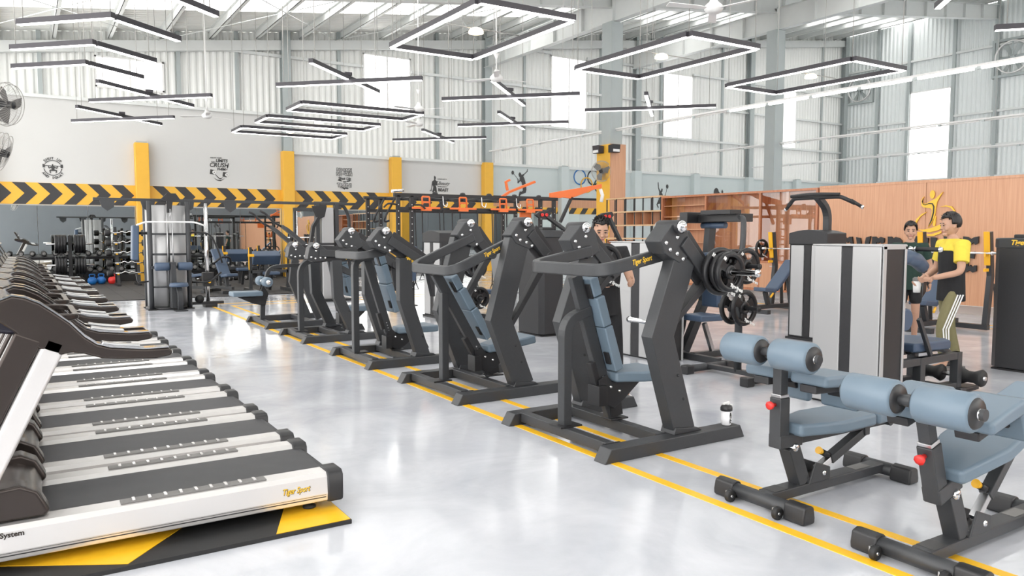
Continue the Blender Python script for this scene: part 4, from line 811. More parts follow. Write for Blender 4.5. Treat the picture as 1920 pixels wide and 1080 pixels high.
for x in (1.16, 1.56): b = MB(); b.lathe([(0, -.15), (.07, -.15), (.085, -.13), (.06, -.05), (.06, .05), (.085, .13), (.07, .15), (0, .15)], (x - .2, -.05 - .0, .17), (0, 1, 0), 18) if False else b.lathe([(0, -.12), (.075, -.12), (.088, -.10), (.058, -.03), (.058, .03), (.088, .10), (.075, .12), (0, .12)], (1.18, -.28 + (x - 1.16) * 1.0, .17), (0, 1, 0), 18); b.build('foot_roller', 'rubber', sw)
b = MB(); b.cyl((1.18, -.42, .17), (1.18, .26, .17), .02, 10); b.build('roller_axle', 'steel', sw)
b = MB(); b.box((1.25, -.1, .035), (.32, .3, .045)); b.build('foot_plate', 'black', t, .012)
b = MB(); b.cyl((.12, -.22, .80), (.12, .24, .80), .105, 20); b.build('back_roller', 'padnavy', t, .012)
b = MB(); b.sweep([(.06, 0, .4), (.05, 0, 1.2)], .07, .09, (1, 0, 0)); b.sweep([(.5, -.24, .44), (.28, -.24, .80)], .035, .04, (1, 0, 0)); b.span((.1, .18, .4), (.2, .26, .8)); fr = b.build('upright', 'frame', t, .004)
for y, x in ((.1, -.02), (-.18, .02)):
    b = MB(); b.tube([(.0 + x, y, 1.36), (.14 + x, y, 1.38), (.28 + x, y, 1.35), (.40 + x, y, 1.28)], [.06, .068, .068, .06], 14); p = b.build('shoulder_pad', 'padnavy', t)
    b = MB(); b.lathe([(0, .01), (.04, .008), (.045, 0)], (.40 + x, y, 1.28), (.85, 0, -.5), 12); b.build('pad_end', 'steel', p)
b = MB(); b.tube(fillet([(.08, -.1, 1.1), (.2, -.14, 1.35), (.28, -.14, 1.44)], .1), .02, 8); b.build('pad_arm', 'black', t)
for y0, y1 in ((.12, -.12), (-.16, -.40)):
    b = MB(); b.cyl((.32, y0, 1.45), (.32, y1, 1.45), .022, 10); g = b.build('hand_grip', 'rubber', t)
    for e, yy in ((1, y0), (-1, y1)): b = MB(); b.lathe([(0, .014), (.02, .01), (.028, -.012)], (.32, yy, 1.45), (0, e, 0), 10); b.build('chrome_tip', 'chrome', g)
# pec deck / butterfly machine
t = empty('pec_fly_machine', 'pec fly machine with overhead arms behind the plate tree', 'gym machine', (7.3, 6.95, 0))
b = MB(); b.sweep([(-.05, .3, .06), (.25, .25, .7), (.3, .2, 1.75)], .09, .12, (1, 0, 0)); b.build('main_upright', 'frame', t, .005)
b = MB(); b.sweep([(-.2, .45, .04), (-.2, -.45, .04)], .08, .08); b.sweep([(-.2, .0, .05), (.8, 0, .05)], .08, .08); b.sweep([(.8, .35, .04), (.8, -.35, .04)], .08, .08); b.build('base', 'frame', t, .004)
b = MB(); b.sweep([(.1, -.05, .1), (-.05, -.05, .46)], .05, .05); b.build('seat_post', 'steel', t); b = MB(); b.prism([(-.22, -.16), (.14, -.2), (.14, .2), (-.22, .16)], (-.05, -.05, .54), (1, 0, 0), (0, 1, 0), .08); b.build('seat', 'padnavy', t, .022, 4)
b = MB(); b.box((.18, .05, 1.0), (.09, .28, .7)); b.build('backrest', 'padnavy', t, .025, 4)
b = MB(); b.span((.15, -.45, 1.74), (.35, .4, 1.84)); b.box((.1, .35, 1.8), (.3, .14, .14)); b.box((.15, -.1, 1.86), (.2, .5, .06)); hd = b.build('overhead_beam', 'black', t, .008)
b = MB(); b.cyl((.25, -.1, 1.70), (.25, .3, 1.70), .04, 12); b.build('counter_pad', 'padnavy', hd)
for y, s in ((-.52, 1), (.48, -1)): b = MB(); b.tube(fillet([(.2, y * .7, 1.8), (.1, y, 1.78), (.05, y - .04, 1.5), (.0, y - .02, 1.0), (.05, y + .1 * s, .85)], .12), .035, 10); a = b.build('fly_arm', 'frame', t); b = MB(); b.box((.0, y + .03, 1.15), (.08, .10, .36)); b.build('arm_pad', 'padnavy', a, .02, 3)
b = MB(); b.tube(fillet([(-.1, .35, .1), (.0, .3, .5), (-.15, .42, 1.5), (.1, .4, 1.78)], .3), .018, 8); b.build('cable', 'black', t)
# plate tree with its plates
t = empty('plate_tree', 'black plate tree with two wide feet in front of the pec fly machine', 'plate rack', (6.66, 5.83, 0))
b = MB(); b.cyl((0, 0, .06), (0, 0, 1.32), .042, 16); b.build('post', 'frame', t)
b = MB(); b.span((-.04, -.4, .04), (.04, .42, .09)); b.build('base_beam', 'frame', t, .004)
for y in (-.42, .44):
    b = MB(); b.cyl((-.33, y, .055), (.33, y, .055), .042, 14); f = b.build('foot_tube', 'frame', t)
    for x in (-.33, .33): b = MB(); b.box((x, y, .05), (.12, .11, .1)); b.build('foot_cap', 'blackplastic', f, .015, 3)
for z, s in ((.78, 1), (.78, -1), (1.24, 1), (1.24, -1)): b = MB(); b.lathe([(.024, .03), (.024, .26), (.03, .265), (.03, .28), (0, .28)], (0, 0, z), (0, -s, 0), 12); b.build('horn', 'black', t)
for y, z, r, n, lb in ((-.075, .78, .2, '15', 'lower, facing the camera'), (.09, .78, .2, '15', 'lower, behind the post'), (-.1, 1.24, .2, '10', 'upper, outermost'), (.06, 1.24, .185, '10', 'upper, first of the inner stack'), (.105, 1.24, .185, '10', 'upper, second of the inner stack'), (.15, 1.24, .185, '10', 'upper, third of the inner stack'), (.195, 1.24, .18, '5', 'upper, fourth of the inner stack')):
    add_plate(r, (6.66, 5.83 + y, z), None, 'grip plate on the plate tree, ' + lb, 'plates on the plate tree', n, .04)
# incline bench press station before the cabinet
def incline_rack(loc, label, bar=True):
    t = empty('incline_press_bench', label, 'bench', loc, 0, 'incline press benches')
    for y in (-.55, .55):
        b = MB(); b.sweep([(.25, y, .05), (.35, y, .9), (.25, y, 1.62)], .08, .10, (1, 0, 0)); u = b.build('upright', 'frame', t, .005)
        b = MB(); b.box((.20, y, 1.35), (.025, .085, .55), (0, -.12, 0)); b.build('guard_strip', 'amber', u)
        b = MB(); b.tube(fillet([(.3, y, .8), (.55, y, .7), (.6, y, .05)], .2), .035, 10); b.build('brace', 'frame', u)
        for z in (1.0, 1.25): b = MB(); b.box((.2, y, z), (.12, .03, .05)); b.build('bar_catch', 'amber', u)
    b = MB(); b.span((-.9, -.045, .08), (.4, .045, .16)); b.span((.2, -.6, .02), (.3, .6, .1)); b.span((-.9, -.3, .0), (-.8, .3, .08)); b.build('base', 'frame', t, .005)
    b = MB(); b.box((-.62, 0, .46), (.36, .30, .08), (0, .1, 0)); b.build('seat', 'padnavy', t, .022, 4)
    b = MB(); b.box((-.12, 0, .74), (.85, .30, .08), (0, -.75, 0)); b.build('backrest', 'padnavy', t, .022, 4)
    b = MB(); b.sweep([(-.62, 0, .42), (-.5, 0, .1)], .07, .08, (1, 0, 0)); b.sweep([(.05, 0, .8), (.2, 0, .1)], .07, .08, (1, 0, 0)); b.build('pad_post', 'frame', t)
    b = MB(); b.tube([(-.62, -.2, .4), (-.75, -.25, .34)], .02, 8); b.build('lever', 'amber', t)
    return t
incline_rack((13.2, 10.35, 0), 'incline press bench with yellow guards before the display cabinet')
incline_rack((13.0, 7.0, 0), 'incline press bench with yellow guards behind the two walking people')
def barbell(loc, label, plates=((-.75, .2), (.75, .2))):
    t = empty('barbell', label, 'barbell', loc, 0, 'barbells on racks')
    b = MB(); b.cyl((0, -1.1, 0), (0, 1.1, 0), .015, 10)
    for s in (-1, 1): b.cyl((0, s * .66, 0), (0, s * 1.1, 0), .025, 12); b.cyl((0, s * .64, 0), (0, s * .66, 0), .035, 12)
    b.build('bar', 'chrome', t)
    for y, r in plates: add_plate(r, (0, y, 0), t, None, None, '15', .045)
    return t
barbell((13.36, 10.35, 1.275), 'barbell resting on the incline press bench before the cabinet'); barbell((13.16, 7.0, 1.275), 'barbell on the incline press bench behind the walking people', ())
# second plate tree with a stack, behind the incline press
t = empty('plate_tree', 'black plate tree seen between the arms of the incline press', 'plate rack', (6.8, 12.0, 0))
b = MB(); b.cyl((0, 0, .05), (0, 0, 1.2), .042, 14); b.build('post', 'frame', t); b = MB(); b.cyl((-.3, -.3, .05), (.3, -.3, .05), .04, 12); b.cyl((-.3, .3, .05), (.3, .3, .05), .04, 12); b.span((-.04, -.3, .03), (.04, .3, .08)); b.build('base', 'frame', t)
for z, s in ((.45, 1), (.45, -1), (1.0, 1), (1.0, -1)): b = MB(); b.cyl((0, -s * .03, z), (0, -s * .3, z), .024, 12); b.build('horn', 'black', t)
for y, z, r, lb in ((-.08, .45, .2, 'lower outer'), (-.125, .45, .2, 'lower second'), (-.17, .45, .2, 'lower third'), (.09, .45, .2, 'lower far'), (-.09, 1.0, .2, 'upper near'), (.09, 1.0, .2, 'upper far')): add_plate(r, (6.8, 12 + y, z), None, 'grip plate on the plate tree behind the incline press, ' + lb, 'plates on the second plate tree', '10', .042)
# seated machine with white side shield beyond the incline press
t = empty('chest_machine', 'seated machine with white shield and navy backrest behind the incline press', 'gym machine', (7.6, 12.3, 0))
b = MB(); b.box((0, 0, .92), (.12, .36, .75), (0, -.15, 0)); b.build('backrest', 'padnavy', t, .03, 4); b = MB(); b.box((-.12, .0, .95), (.06, .42, .8), (0, -.15, 0)); b.build('shield', 'silver', t, .02)
b = MB(); b.prism([(-.3, -.2), (.15, -.2), (.15, .2), (-.3, .2)], (.0, 0, .5), (1, 0, 0), (0, 1, 0), .09); b.build('seat', 'padnavy', t, .022, 4)
b = MB(); b.sweep([(-.35, 0, .04), (.5, 0, .04)], .1, .08); b.sweep([(.05, 0, .05), (.05, 0, .5)], .08, .08, (1, 0, 0)); b.sweep([(.1, 0, .05), (.1, 0, 1.2)], .08, .08, (1, 0, 0)); b.span((-.35, -.3, 0), (-.27, .3, .08)); b.build('frame', 'frame', t, .005)
b = MB(); b.tube(fillet([(.1, -.3, 1.1), (-.2, -.35, 1.0), (-.35, -.3, .75)], .1), .025, 8); b.build('arm', 'frame', t)
# low machine with rollers to the right of the dark tower
t = empty('cable_row_machine', 'black angled cable arm machine between the dark tower and the chest press', 'gym machine', (7.12, 9.75, 0))
b = MB(); b.span((.05, -.05, .06), (.95, .05, .14)); b.span((.9, -.35, .0), (1.0, .35, .08)); b.build('base', 'black', t, .005)
b = MB(); b.sweep([(.25, 0, .1), (.55, 0, .62), (.5, 0, .95)], .08, .10, (0, 1, 0)); b.build('upright', 'black', t, .005)
b = MB(); b.box((.5, -.05, .85), (.26, .18, .12)); b.build('pad', 'rubber', t, .02, 3); b = MB(); b.cyl((.42, -.2, .66), (.42, .1, .66), .075, 16); b.build('roller', 'rubber', t)
for yy, tip in ((-.1, (-.26, .1, 1.86)), (-.5, (.62, -.35, 1.84))):
    p0 = V((.45 if tip[0] < .5 else .8, yy, 1.35)); p1 = V(tip); b = MB(); b.sweep([(.52, -.02, .9), p0, p1], .05, .07, (0, 1, 0)); a = b.build('cable_arm', 'black', t, .004)
    b = MB(); b.prism([(-.16, 0), (-.08, .05), (.1, .07), (.14, .02), (.05, -.06), (-.08, -.05)], p1 + V((-.06, 0, .02)), (1, 0, 0), (0, 0, 1), .05); b.build('pulley_housing', 'black', a)
    for dx in (-.06, .02): b = MB(); b.ring(p1 + V((dx - .04, -.035, .02)), (0, 1, 0), .008, .026, .02, 14); b.build('pulley_wheel', 'red', a)
    b = MB(); b.cyl(p1 + V((-.14, 0, -.03)), p1 + V((-.14, 0, -.22)), .006, 6); b.tube([p1 + V((-.14, 0, -.2)), p1 + V((-.18, 0, -.38)), p1 + V((-.1, 0, -.38)), p1 + V((-.14, 0, -.2))], .012, 6); h = b.build('strap_handle', 'black', a); b = MB(); b.cyl(p1 + V((-.18, 0, -.4)), p1 + V((-.1, 0, -.4)), .02, 10); b.build('red_grip', 'red', h)

# ------------------------------------------------------------ people
def skinned(joints, edges, sub=1):
    me = bpy.data.meshes.new('tmp'); ks = list(joints); me.from_pydata([joints[k][0] for k in ks], [(ks.index(a), ks.index(b)) for a, b in edges], [])
    o = bpy.data.objects.new('tmp', me); COL.objects.link(o); bm = bmesh.new(); bm.from_mesh(me); L = bm.verts.layers.skin.verify(); bm.verts.ensure_lookup_table()
    for i, k in enumerate(ks): r = joints[k][1]; bm.verts[i][L].radius = (r, r) if not isinstance(r, tuple) else r; bm.verts[i][L].use_root = i == 0
    bm.to_mesh(me); bm.free(); m = o.modifiers.new('s', 'SKIN'); m.use_smooth_shade = True; m.branch_smoothing = .5; s = o.modifiers.new('u', 'SUBSURF'); s.levels = sub
    dg = bpy.context.evaluated_depsgraph_get(); ev = o.evaluated_get(dg).to_mesh(); r = ([tuple(v.co) for v in ev.vertices], [tuple(p.vertices) for p in ev.polygons])
    bpy.data.objects.remove(o); bpy.data.meshes.remove(me); return r
def wrap(b, name, m, parent, voxel=.008, smooth=4):
    o = b.build(name, m, parent); r = o.modifiers.new('r', 'REMESH'); r.mode = 'VOXEL'; r.voxel_size = voxel; r.use_smooth_shade = True
    s = o.modifiers.new('s', 'SMOOTH'); s.iterations = smooth; s.factor = .5; return o
def add_head(b, c, R, k=1):
    def q(p): return V(c) + R @ (V(p) * k)
    n, m = 20, 16; vs = []
    for j in range(m + 1):
        for i in range(n):
            a, e = 2 * PI * i / n, PI * j / m; x, y, z = math.sin(e) * math.cos(a), math.sin(e) * math.sin(a), math.cos(e)
            w_ = 1 - .28 * max(0, -z) ** 1.3; vs.append(q((x * .074 * w_, (y * .094 * (1 - .12 * max(0, -z) * (y > 0))), z * .118)))
    b.add(vs, [(j * n + i, (j + 1) * n + i, (j + 1) * n + (i + 1) % n, j * n + (i + 1) % n) for j in range(m) for i in range(n)], True)
    def el(p, r, sz): u = MB().ball((0, 0, 0), r, 10, 8, sz); b.add([q(V(p) + V(v)) for v in u.v], u.f, True)
    el((0, -.088, -.012), .017, (.8, .9, 1.8)); el((0, -.098, -.028), .015, (1.1, .9, .8))           # nose
    el((0, -.072, -.095), .026, (1.2, .9, .8)); el((0, -.078, -.058), .024, (1.3, .7, .7))            # chin, mouth mound
    for s in (-1, 1): el((s * .076, .008, -.01), .026, (.35, .7, 1.2)); el((s * .032, -.080, .026), .024, (1.2, .5, .5)); el((s * .045, -.065, -.03), .028, (.9, .7, .9))
    return q
def face(q, t, R, k=1):
    for s in (-1, 1):
        e = MB(); u = MB().ball((0, 0, 0), .011, 10, 8, (1.35, .6, .55)); e.add([q(V((s * .031, -.0875, .006)) + V(v)) for v in u.v], u.f, True); e.build('eye', 'eye', t)
        e = MB(); u = MB().ball((0, 0, 0), .016, 10, 6, (1.4, .5, .3)); e.add([q(V((s * .033, -.088, .032)) + V(v)) for v in u.v], u.f, True); e.build('eyebrow', 'hair', t)
    e = MB(); u = MB().ball((0, 0, 0), .017, 12, 6, (1.35, .5, .45)); e.add([q(V((0, -.0925, -.060)) + V(v)) for v in u.v], u.f, True); e.build('lips', 'lip', t)
    h = MB(); rr = random.Random(3)
    u = MB().ball((0, 0, 0), .1, 22, 14, (.80, 1.0, 1.0)); keep = []
    vs = [q((v[0], v[1] + .012, v[2] + .035 + (.012 * rr.random() if v[2] > .03 else 0))) for v in u.v]
    fs = [f for f in u.f if all((u.v[i][1] > -.052 or u.v[i][2] > .040) and u.v[i][2] > (-.075 if u.v[i][1] > .02 else -.03 if u.v[i][1] > -.03 else .0) for i in f)]
    h.add(vs, fs, True)
    for _ in range(150):
        a, e_ = rr.uniform(0, 2 * PI), rr.uniform(.15, 1.35); d = V((math.sin(e_) * math.cos(a) * .8, math.sin(e_) * math.sin(a), math.cos(e_)))
        if d.y < -.75: continue
        p = d * .1 + V((0, .012, .035)); tip = p + d * .022 + V((rr.uniform(-.01, .01), -.012, .006)); sd = d.cross(V((0, 1, .2))).normalized() * .007; h.add([q(p - sd), q(p + sd), q(p + d.cross(sd).normalized() * .009), q(tip)], [(0, 1, 3), (1, 2, 3), (2, 0, 3)])
    o = h.build('hair', 'hair', t); sd = o.modifiers.new('t', 'SOLIDIFY'); sd.thickness = .012; sd.offset = -1
def add_hand(b, w, d, palm, k=1):     # w wrist, d finger direction, palm = palm normal
    d = V(d).normalized(); nn = V(palm); nn = (nn - d * nn.dot(d)).normalized(); sd = d.cross(nn)
    J = {'w': (V(w), .026 * k), 'm': (V(w) + d * .05 * k, (.022 * k, .036 * k)), 'e': (V(w) + d * .085 * k, (.016 * k, .038 * k))}; vs, fs = skinned(J, [('w', 'm'), ('m', 'e')]); b.add(vs, fs, True)
    for i, (o_, L) in enumerate(((-.030, .062), (-.010, .074), (.010, .070), (.029, .055))):
        p = V(w) + (d * .08 + sd * o_) * k; c1 = p + (d * L * .45 + nn * L * .12) * k; c2 = c1 + (d * L * .22 + nn * L * .30) * k; c3 = c2 + (d * -L * .02 + nn * L * .27) * k
        b.tube([p, c1, c2, c3], [.0095 * k, .009 * k, .0085 * k, .0065 * k], 8)
    p = V(w) + (d * .025 + sd * -.03) * k; b.tube([p, p + (sd * -.025 + d * .025 + nn * .012) * k, p + (sd * -.03 + d * .052 + nn * .028) * k], [.013 * k, .011 * k, .008 * k], 8)
def person(loc, rz, label, H, J, top, topm, bottom, botm, shoem, head_yaw=0, head_pitch=0, short=False, sleeve=.5, feet=True):
    t = empty('person', label, 'person', loc, rz, None); k = H / 1.75
    D = dict(pelvis=((0, 0, .94), (.125, .10)), waist=((0, .0, 1.10), (.125, .095)), chest=((0, 0, 1.32), (.155, .105)), neck=((0, .005, 1.48), .058), ntop=((0, -.012, 1.56), .054),
             shL=((.175, .0, 1.42), .062), shR=((-.175, .0, 1.42), .062), hipL=((.085, 0, .90), .088), hipR=((-.085, 0, .90), .088),
             elL=((.23, .02, 1.13), .044), elR=((-.23, .02, 1.13), .044), wrL=((.24, -.08, .88), .030), wrR=((-.24, -.08, .88), .030),
             knL=((.10, -.02, .50), .060), knR=((-.10, -.02, .50), .060), anL=((.11, .02, .08), .042), anR=((-.11, .02, .08), .042), toL=((.125, -.15, .035), .033), toR=((-.125, -.15, .035), .033))
    for a, p in J.items(): D[a] = (p, D[a][1])
    D = {a: (V(p) * k, tuple(x * k for x in r) if isinstance(r, tuple) else r * k) for a, (p, r) in D.items()}
    E = [('pelvis', 'waist'), ('waist', 'chest'), ('chest', 'neck'), ('neck', 'ntop'), ('chest', 'shL'), ('chest', 'shR'), ('shL', 'elL'), ('shR', 'elR'), ('elL', 'wrL'), ('elR', 'wrR'), ('pelvis', 'hipL'), ('pelvis', 'hipR'), ('hipL', 'knL'), ('hipR', 'knR'), ('knL', 'anL'), ('knR', 'anR'), ('anL', 'toL'), ('anR', 'toR')]
    b = MB(); vs, fs = skinned(D, E, 2); b.add(vs, fs, True)
    R = (Matrix.Rotation(head_yaw, 3, 'Z') @ Matrix.Rotation(head_pitch, 3, 'X')); hc = D['ntop'][0] + R @ V((0, -.012, .085)) * k
    q = add_head(b, hc, R, k)
    for s in 'LR':
        w_ = D['wr' + s][0]; d = (w_ - D['el' + s][0]).normalized(); add_hand(b, w_, d, V((-1 if s == 'L' else 1, -.3, .2)), k)
    wrap(b, 'body', 'skin', t, .0065, 3); face(q, t, R, k)
    gr = lambda n, f, add=0: (D[n][0], tuple(x * f + add for x in D[n][1]) if isinstance(D[n][1], tuple) else D[n][1] * f + add)
    mixp = lambda a, c, f: D[a][0] * (1 - f) + D[c][0] * f
    b = MB(); secs = [(D['pelvis'][0] + V((0, 0, -.14)) * k, .178, .134), (D['pelvis'][0] + V((0, 0, .02)) * k, .168, .128), (D['waist'][0], .158, .122), (D['chest'][0] + V((0, 0, -.06)) * k, .178, .130), (D['chest'][0] + V((0, 0, .04)) * k, .188, .125), (D['chest'][0] + V((0, 0, .10)) * k, .175, .105), (D['chest'][0] + V((0, .003, .145)) * k, .10, .082), (D['chest'][0] + V((0, .005, .17)) * k, .070, .068)]
    n = 20; vs = [c + V((rx * math.cos(2 * PI * i / n), ry * math.sin(2 * PI * i / n), 0)) * k for c, rx, ry in secs for i in range(n)]
    b.add(vs, [(j * n + i, j * n + (i + 1) % n, (j + 1) * n + (i + 1) % n, (j + 1) * n + i) for j in range(len(secs) - 1) for i in range(n)] + [tuple(reversed(range(n))), tuple(range((len(secs) - 1) * n, len(secs) * n))], True)
    for s in 'LR':
        sg = 1 if s == 'L' else -1; p0 = D['sh' + s][0] + V((-.07 * sg, 0, -.01)) * k; b.tube([p0, D['sh' + s][0] + V((.01 * sg, 0, 0)) * k, mixp('sh' + s, 'el' + s, sleeve * .5), mixp('sh' + s, 'el' + s, sleeve)], [.07 * k, .079 * k, .074 * k, .072 * k], 14)
    wrap(b, top, topm, t, .009, 3)
    S = {'pelvis': (D['pelvis'][0] + V((0, 0, .03)), (.118 * k, .098 * k)), 'hipL': gr('hipL', 1.12, .004), 'hipR': gr('hipR', 1.12, .004)}; e = [('pelvis', 'hipL'), ('pelvis', 'hipR')]
    for s in 'LR':
        if short: S['kn' + s] = (mixp('hip' + s, 'kn' + s, .85), .092 * k); e.append(('hip' + s, 'kn' + s))
        else: S['kn' + s] = gr('kn' + s, 1.2, .004); S['an' + s] = (mixp('kn' + s, 'an' + s, .93), .056 * k); e += [('hip' + s, 'kn' + s), ('kn' + s, 'an' + s)]
    b = MB(); vs, fs = skinned(S, e, 2); b.add(vs, fs, True); wrap(b, bottom, botm, t, .009, 3)
    if shoem:
        for s in 'LR':
            a, o_ = D['an' + s][0], D['to' + s][0]; f = (o_ - a); f.z = 0; f.normalize(); g_ = V((a.x, a.y, max(a.z - .08 * k, 0) + .0))
            b = MB(); vs, fs = skinned({'h': (g_ + V((0, 0, .045)) - f * .03, (.045, .040)), 'a': (g_ + V((0, 0, .055)) + f * .04, (.050, .042)), 't': (g_ + V((0, 0, .032)) + f * .16, (.046, .030)), 'k': (g_ + V((0, 0, .11)) - f * .01, .047)}, [('h', 'a'), ('a', 't'), ('a', 'k')], 2); b.add(vs, fs, True); sh = wrap(b, 'shoe', shoem, t, .007, 2)
            b = MB(); sd = V((-f.y, f.x, 0)); b.prism([(-.08, -.035), (.02, -.045), (.13, -.05), (.20, -.025), (.20, .025), (.13, .05), (.02, .045), (-.08, .035)], g_ + V((0, 0, .014)), f, sd, .026); b.build('sole', 'white' if shoem == 'shoe' else 'grip', sh, .006)
    return t, D, k
t, D, k = person((4.80, 5.90, 0), math.radians(-26), 'standing man in a black t-shirt and black trousers behind the chest press, looking down', 1.74,
    dict(neck=(-.03, 0, 1.48), ntop=(-.055, -.03, 1.555), elR=(-.27, -.06, 1.16), elL=(.25, -.08, 1.15), wrR=(-.10, -.30, 1.15), wrL=(.20, -.30, 1.14), anL=(.15, -.03, .08), toL=(.21, -.19, .035), knL=(.12, -.04, .5)), 't_shirt', 'tee', 'trousers', 'tee', 'shoe', .0, .30, sleeve=.62)
t, D, k = person((9.0, 4.77, 0), math.radians(-122), 'walking man in a yellow and black t-shirt and olive track trousers', 1.80,
    dict(elR=(-.26, -.03, 1.14), wrR=(-.16, -.27, 1.02), elL=(.26, -.05, 1.13), wrL=(.14, -.30, 1.06), knL=(.10, -.14, .50), anL=(.10, -.10, .09), toL=(.1, -.27, .05), knR=(-.10, .04, .50), anR=(-.1, .16, .10), toR=(-.1, .0, .04)), 't_shirt', 'tee', 'track_trousers', 'khaki', 'black', -.1, .12, sleeve=.62)
b = MB(); n = 18; secs = [((0, 0, 1.36), .194, .131), ((0, 0, 1.42), .180, .112), ((0, .003, 1.468), .105, .088), ((0, .005, 1.494), .074, .072)]
b.add([V((c[0] + rx * math.cos(2 * PI * i / n), c[1] + ry * math.sin(2 * PI * i / n), c[2])) * k for c, rx, ry in secs for i in range(n)], [(j * n + i, j * n + (i + 1) % n, (j + 1) * n + (i + 1) % n, (j + 1) * n + i) for j in range(3) for i in range(n)] + [tuple(reversed(range(n))), tuple(range(3 * n, 4 * n))], True)
for s in 'LR':
    sg = 1 if s == 'L' else -1; sh, el = D['sh' + s][0], D['el' + s][0]; b.tube([sh + V((-.06 * sg, 0, 0)), sh + V((.012 * sg, 0, .002)), sh * .7 + el * .3, sh * .36 + el * .64], [.075 * k, .085 * k, .080 * k, .077 * k], 14)
wrap(b, 'yellow_yoke', 'yel', t, .009, 3)
for s in 'LR':
    hp, kn, an = D['hip' + s][0], D['kn' + s][0], D['an' + s][0]; sg = 1 if s == 'L' else -1
    for dy in (-.03, 0, .03):
        b = MB(); b.sweep([hp + V((sg * .104, dy, -.02)), kn + V((sg * .076, dy, 0)), an + V((sg * .052, dy * .8, .1))], .006, .014, (0, 1, 0)); b.build('side_stripe', 'white', t)
hb = D['wrR'][0]
o = empty('shaker_bottle', 'white shaker bottle held by the man in yellow', 'bottle', (8.86 + .24, 4.86 + .02, .86)); o.location = V((9.0, 4.77, 0)) + Matrix.Rotation(math.radians(-122), 3, 'Z') @ (hb + V((.055, -.06, -.14)))
b = MB(); b.lathe([(0, 0), (.038, 0), (.046, .14), (0, .14)], (0, 0, 0), (0, 0, 1), 18); b.build('bottle_body', 'white', o); b = MB(); b.lathe([(.048, .135), (.048, .165), (.03, .18), (0, .18)], (0, 0, 0), (0, 0, 1), 18); b.build('lid', 'grip', o)
t, D, k = person((10.75, 6.3, 0), math.radians(-58), 'walking man in a dark green t-shirt and black shorts, facing the camera', 1.73,
    dict(elR=(-.27, .04, 1.14), wrR=(-.28, -.06, .90), elL=(.27, .05, 1.14), wrL=(.27, -.05, .90), knR=(-.1, -.10, .5), anR=(-.1, -.16, .10), toR=(-.12, -.33, .05), knL=(.1, .02, .5), anL=(.1, .20, .10), toL=(.1, .05, .04)), 't_shirt', 'green', 'shorts', 'tee', None, .0, .05, short=True, sleeve=.62)
# ------------------------------------------------------------ functional training rig
t = empty('training_rig', 'long black and orange functional training rig with hanging straps', 'training rig', (6.9, 15.55, 0))
RL, RD, RH = 4.15, 1.75, 2.42
for x in (0, .32, 3.75, RL):
    for y in (0, RD):
        b = MB(); b.span((x - .04, y - .04, 0), (x + .04, y + .04, RH)); p = b.build('post', 'black', t, .004)
        b = MB()
        for k in range(14): b.cyl((x - .006, y - .0405, .4 + k * .14), (x - .006, y - .042, .4 + k * .14), .012, 8)
        tag(b.build('post_hole', 'steel', p), kind='stuff')
        b = MB(); b.span((x - .09, y - .09, 0), (x + .09, y + .09, .015)); b.build('base_plate', 'black', p)
for y in (0, RD):
    b = MB(); b.span((-.1, y - .04, RH - .03), (RL + .1, y + .04, RH + .05)); b.build('top_rail', 'black', t, .004)
    b = MB(); b.span((0, y - .03, RH - .32), (RL, y + .03, RH - .25)); b.build('lower_rail', 'black', t, .004)
for k in range(9): x = .45 + k * .42; b = MB(); b.cyl((x, 0, RH + .01), (x, RD, RH + .01), .018, 8); b.build('monkey_bar', 'black', t)
for k in range(5): x = .9 + k * .7; b = MB(); b.lathe([(0, .05), (.05, .04), (.07, 0)], (x, 0, RH + .05), (0, 0, 1), 12); b.build('rail_knob', 'black', t)
b = MB(); b.cyl((-.12, .06, RH + .09), (.16, .06, RH + .11), .035, 10); b.build('chrome_roll', 'chrome', t)
for x in (.62, 1.55, 2.62, 3.38):
    b = MB(); b.span((x - .34, -.14, RH - .29), (x + .34, -.10, RH - .245)); o = b.build('orange_bar', 'orange', t, .008)
    b = MB(); b.tube(fillet([(x - .09, -.12, RH - .27), (x - .09, -.1, RH - .02), (x + .09, -.1, RH - .02), (x + .09, -.12, RH - .27)], .03), .02, 8); b.span((x - .12, -.15, RH - .33), (x + .12, -.09, RH - .27)); b.span((x - .08, -.11, RH - .16), (x + .08, -.09, RH - .12)); b.build('orange_hanger', 'orange', o)
for x in (1.05, 2.05, 3.0): b = MB(); b.tube(fillet([(x, -.08, RH), (x, -.12, RH - .2), (x + .06, -.16, RH - .24), (x + .08, -.16, RH - .14)], .03), .012, 6); b.build('hook', 'chrome', t)
for x, z0 in ((.38, .5), (.55, .7), (.98, .7), (1.08, .9), (1.3, .3), (1.5, .6), (1.95, .4), (2.35, .4), (2.45, .6), (2.75, .4)):
    b = MB(); b.tube([(x, -.05, RH - .3), (x + .015, -.055, 1.4), (x, -.05, z0)], .014, 6); r = b.build('strap', 'black', t)
    b = MB(); b.tube([(x, -.05, z0 + .02), (x - .07, -.05, z0 - .14), (x + .07, -.05, z0 - .14), (x, -.05, z0 + .02)], .012, 6); b.build('strap_handle', 'rubber', r)
for y in (.15, .75):       # dip handles at the end
    b = MB(); b.tube(fillet([(0, y, RH - .05), (-.30, y - .1, RH - .50), (-.27, y - .02, RH - .58), (-.15, y, RH - .55)], .06), .024, 10); b.build('dip_handle', 'black', t)
b = MB(); b.tube(fillet([(-.05, -.04, RH - .2), (-.28, -.1, RH - .18), (-.38, -.12, RH - .27)], .08), .02, 8); b.tube(fillet([(.36, -.04, RH - .2), (.5, -.14, RH - .2), (.56, -.2, RH - .29)], .08), .02, 8); b.build('side_grip', 'black', t)
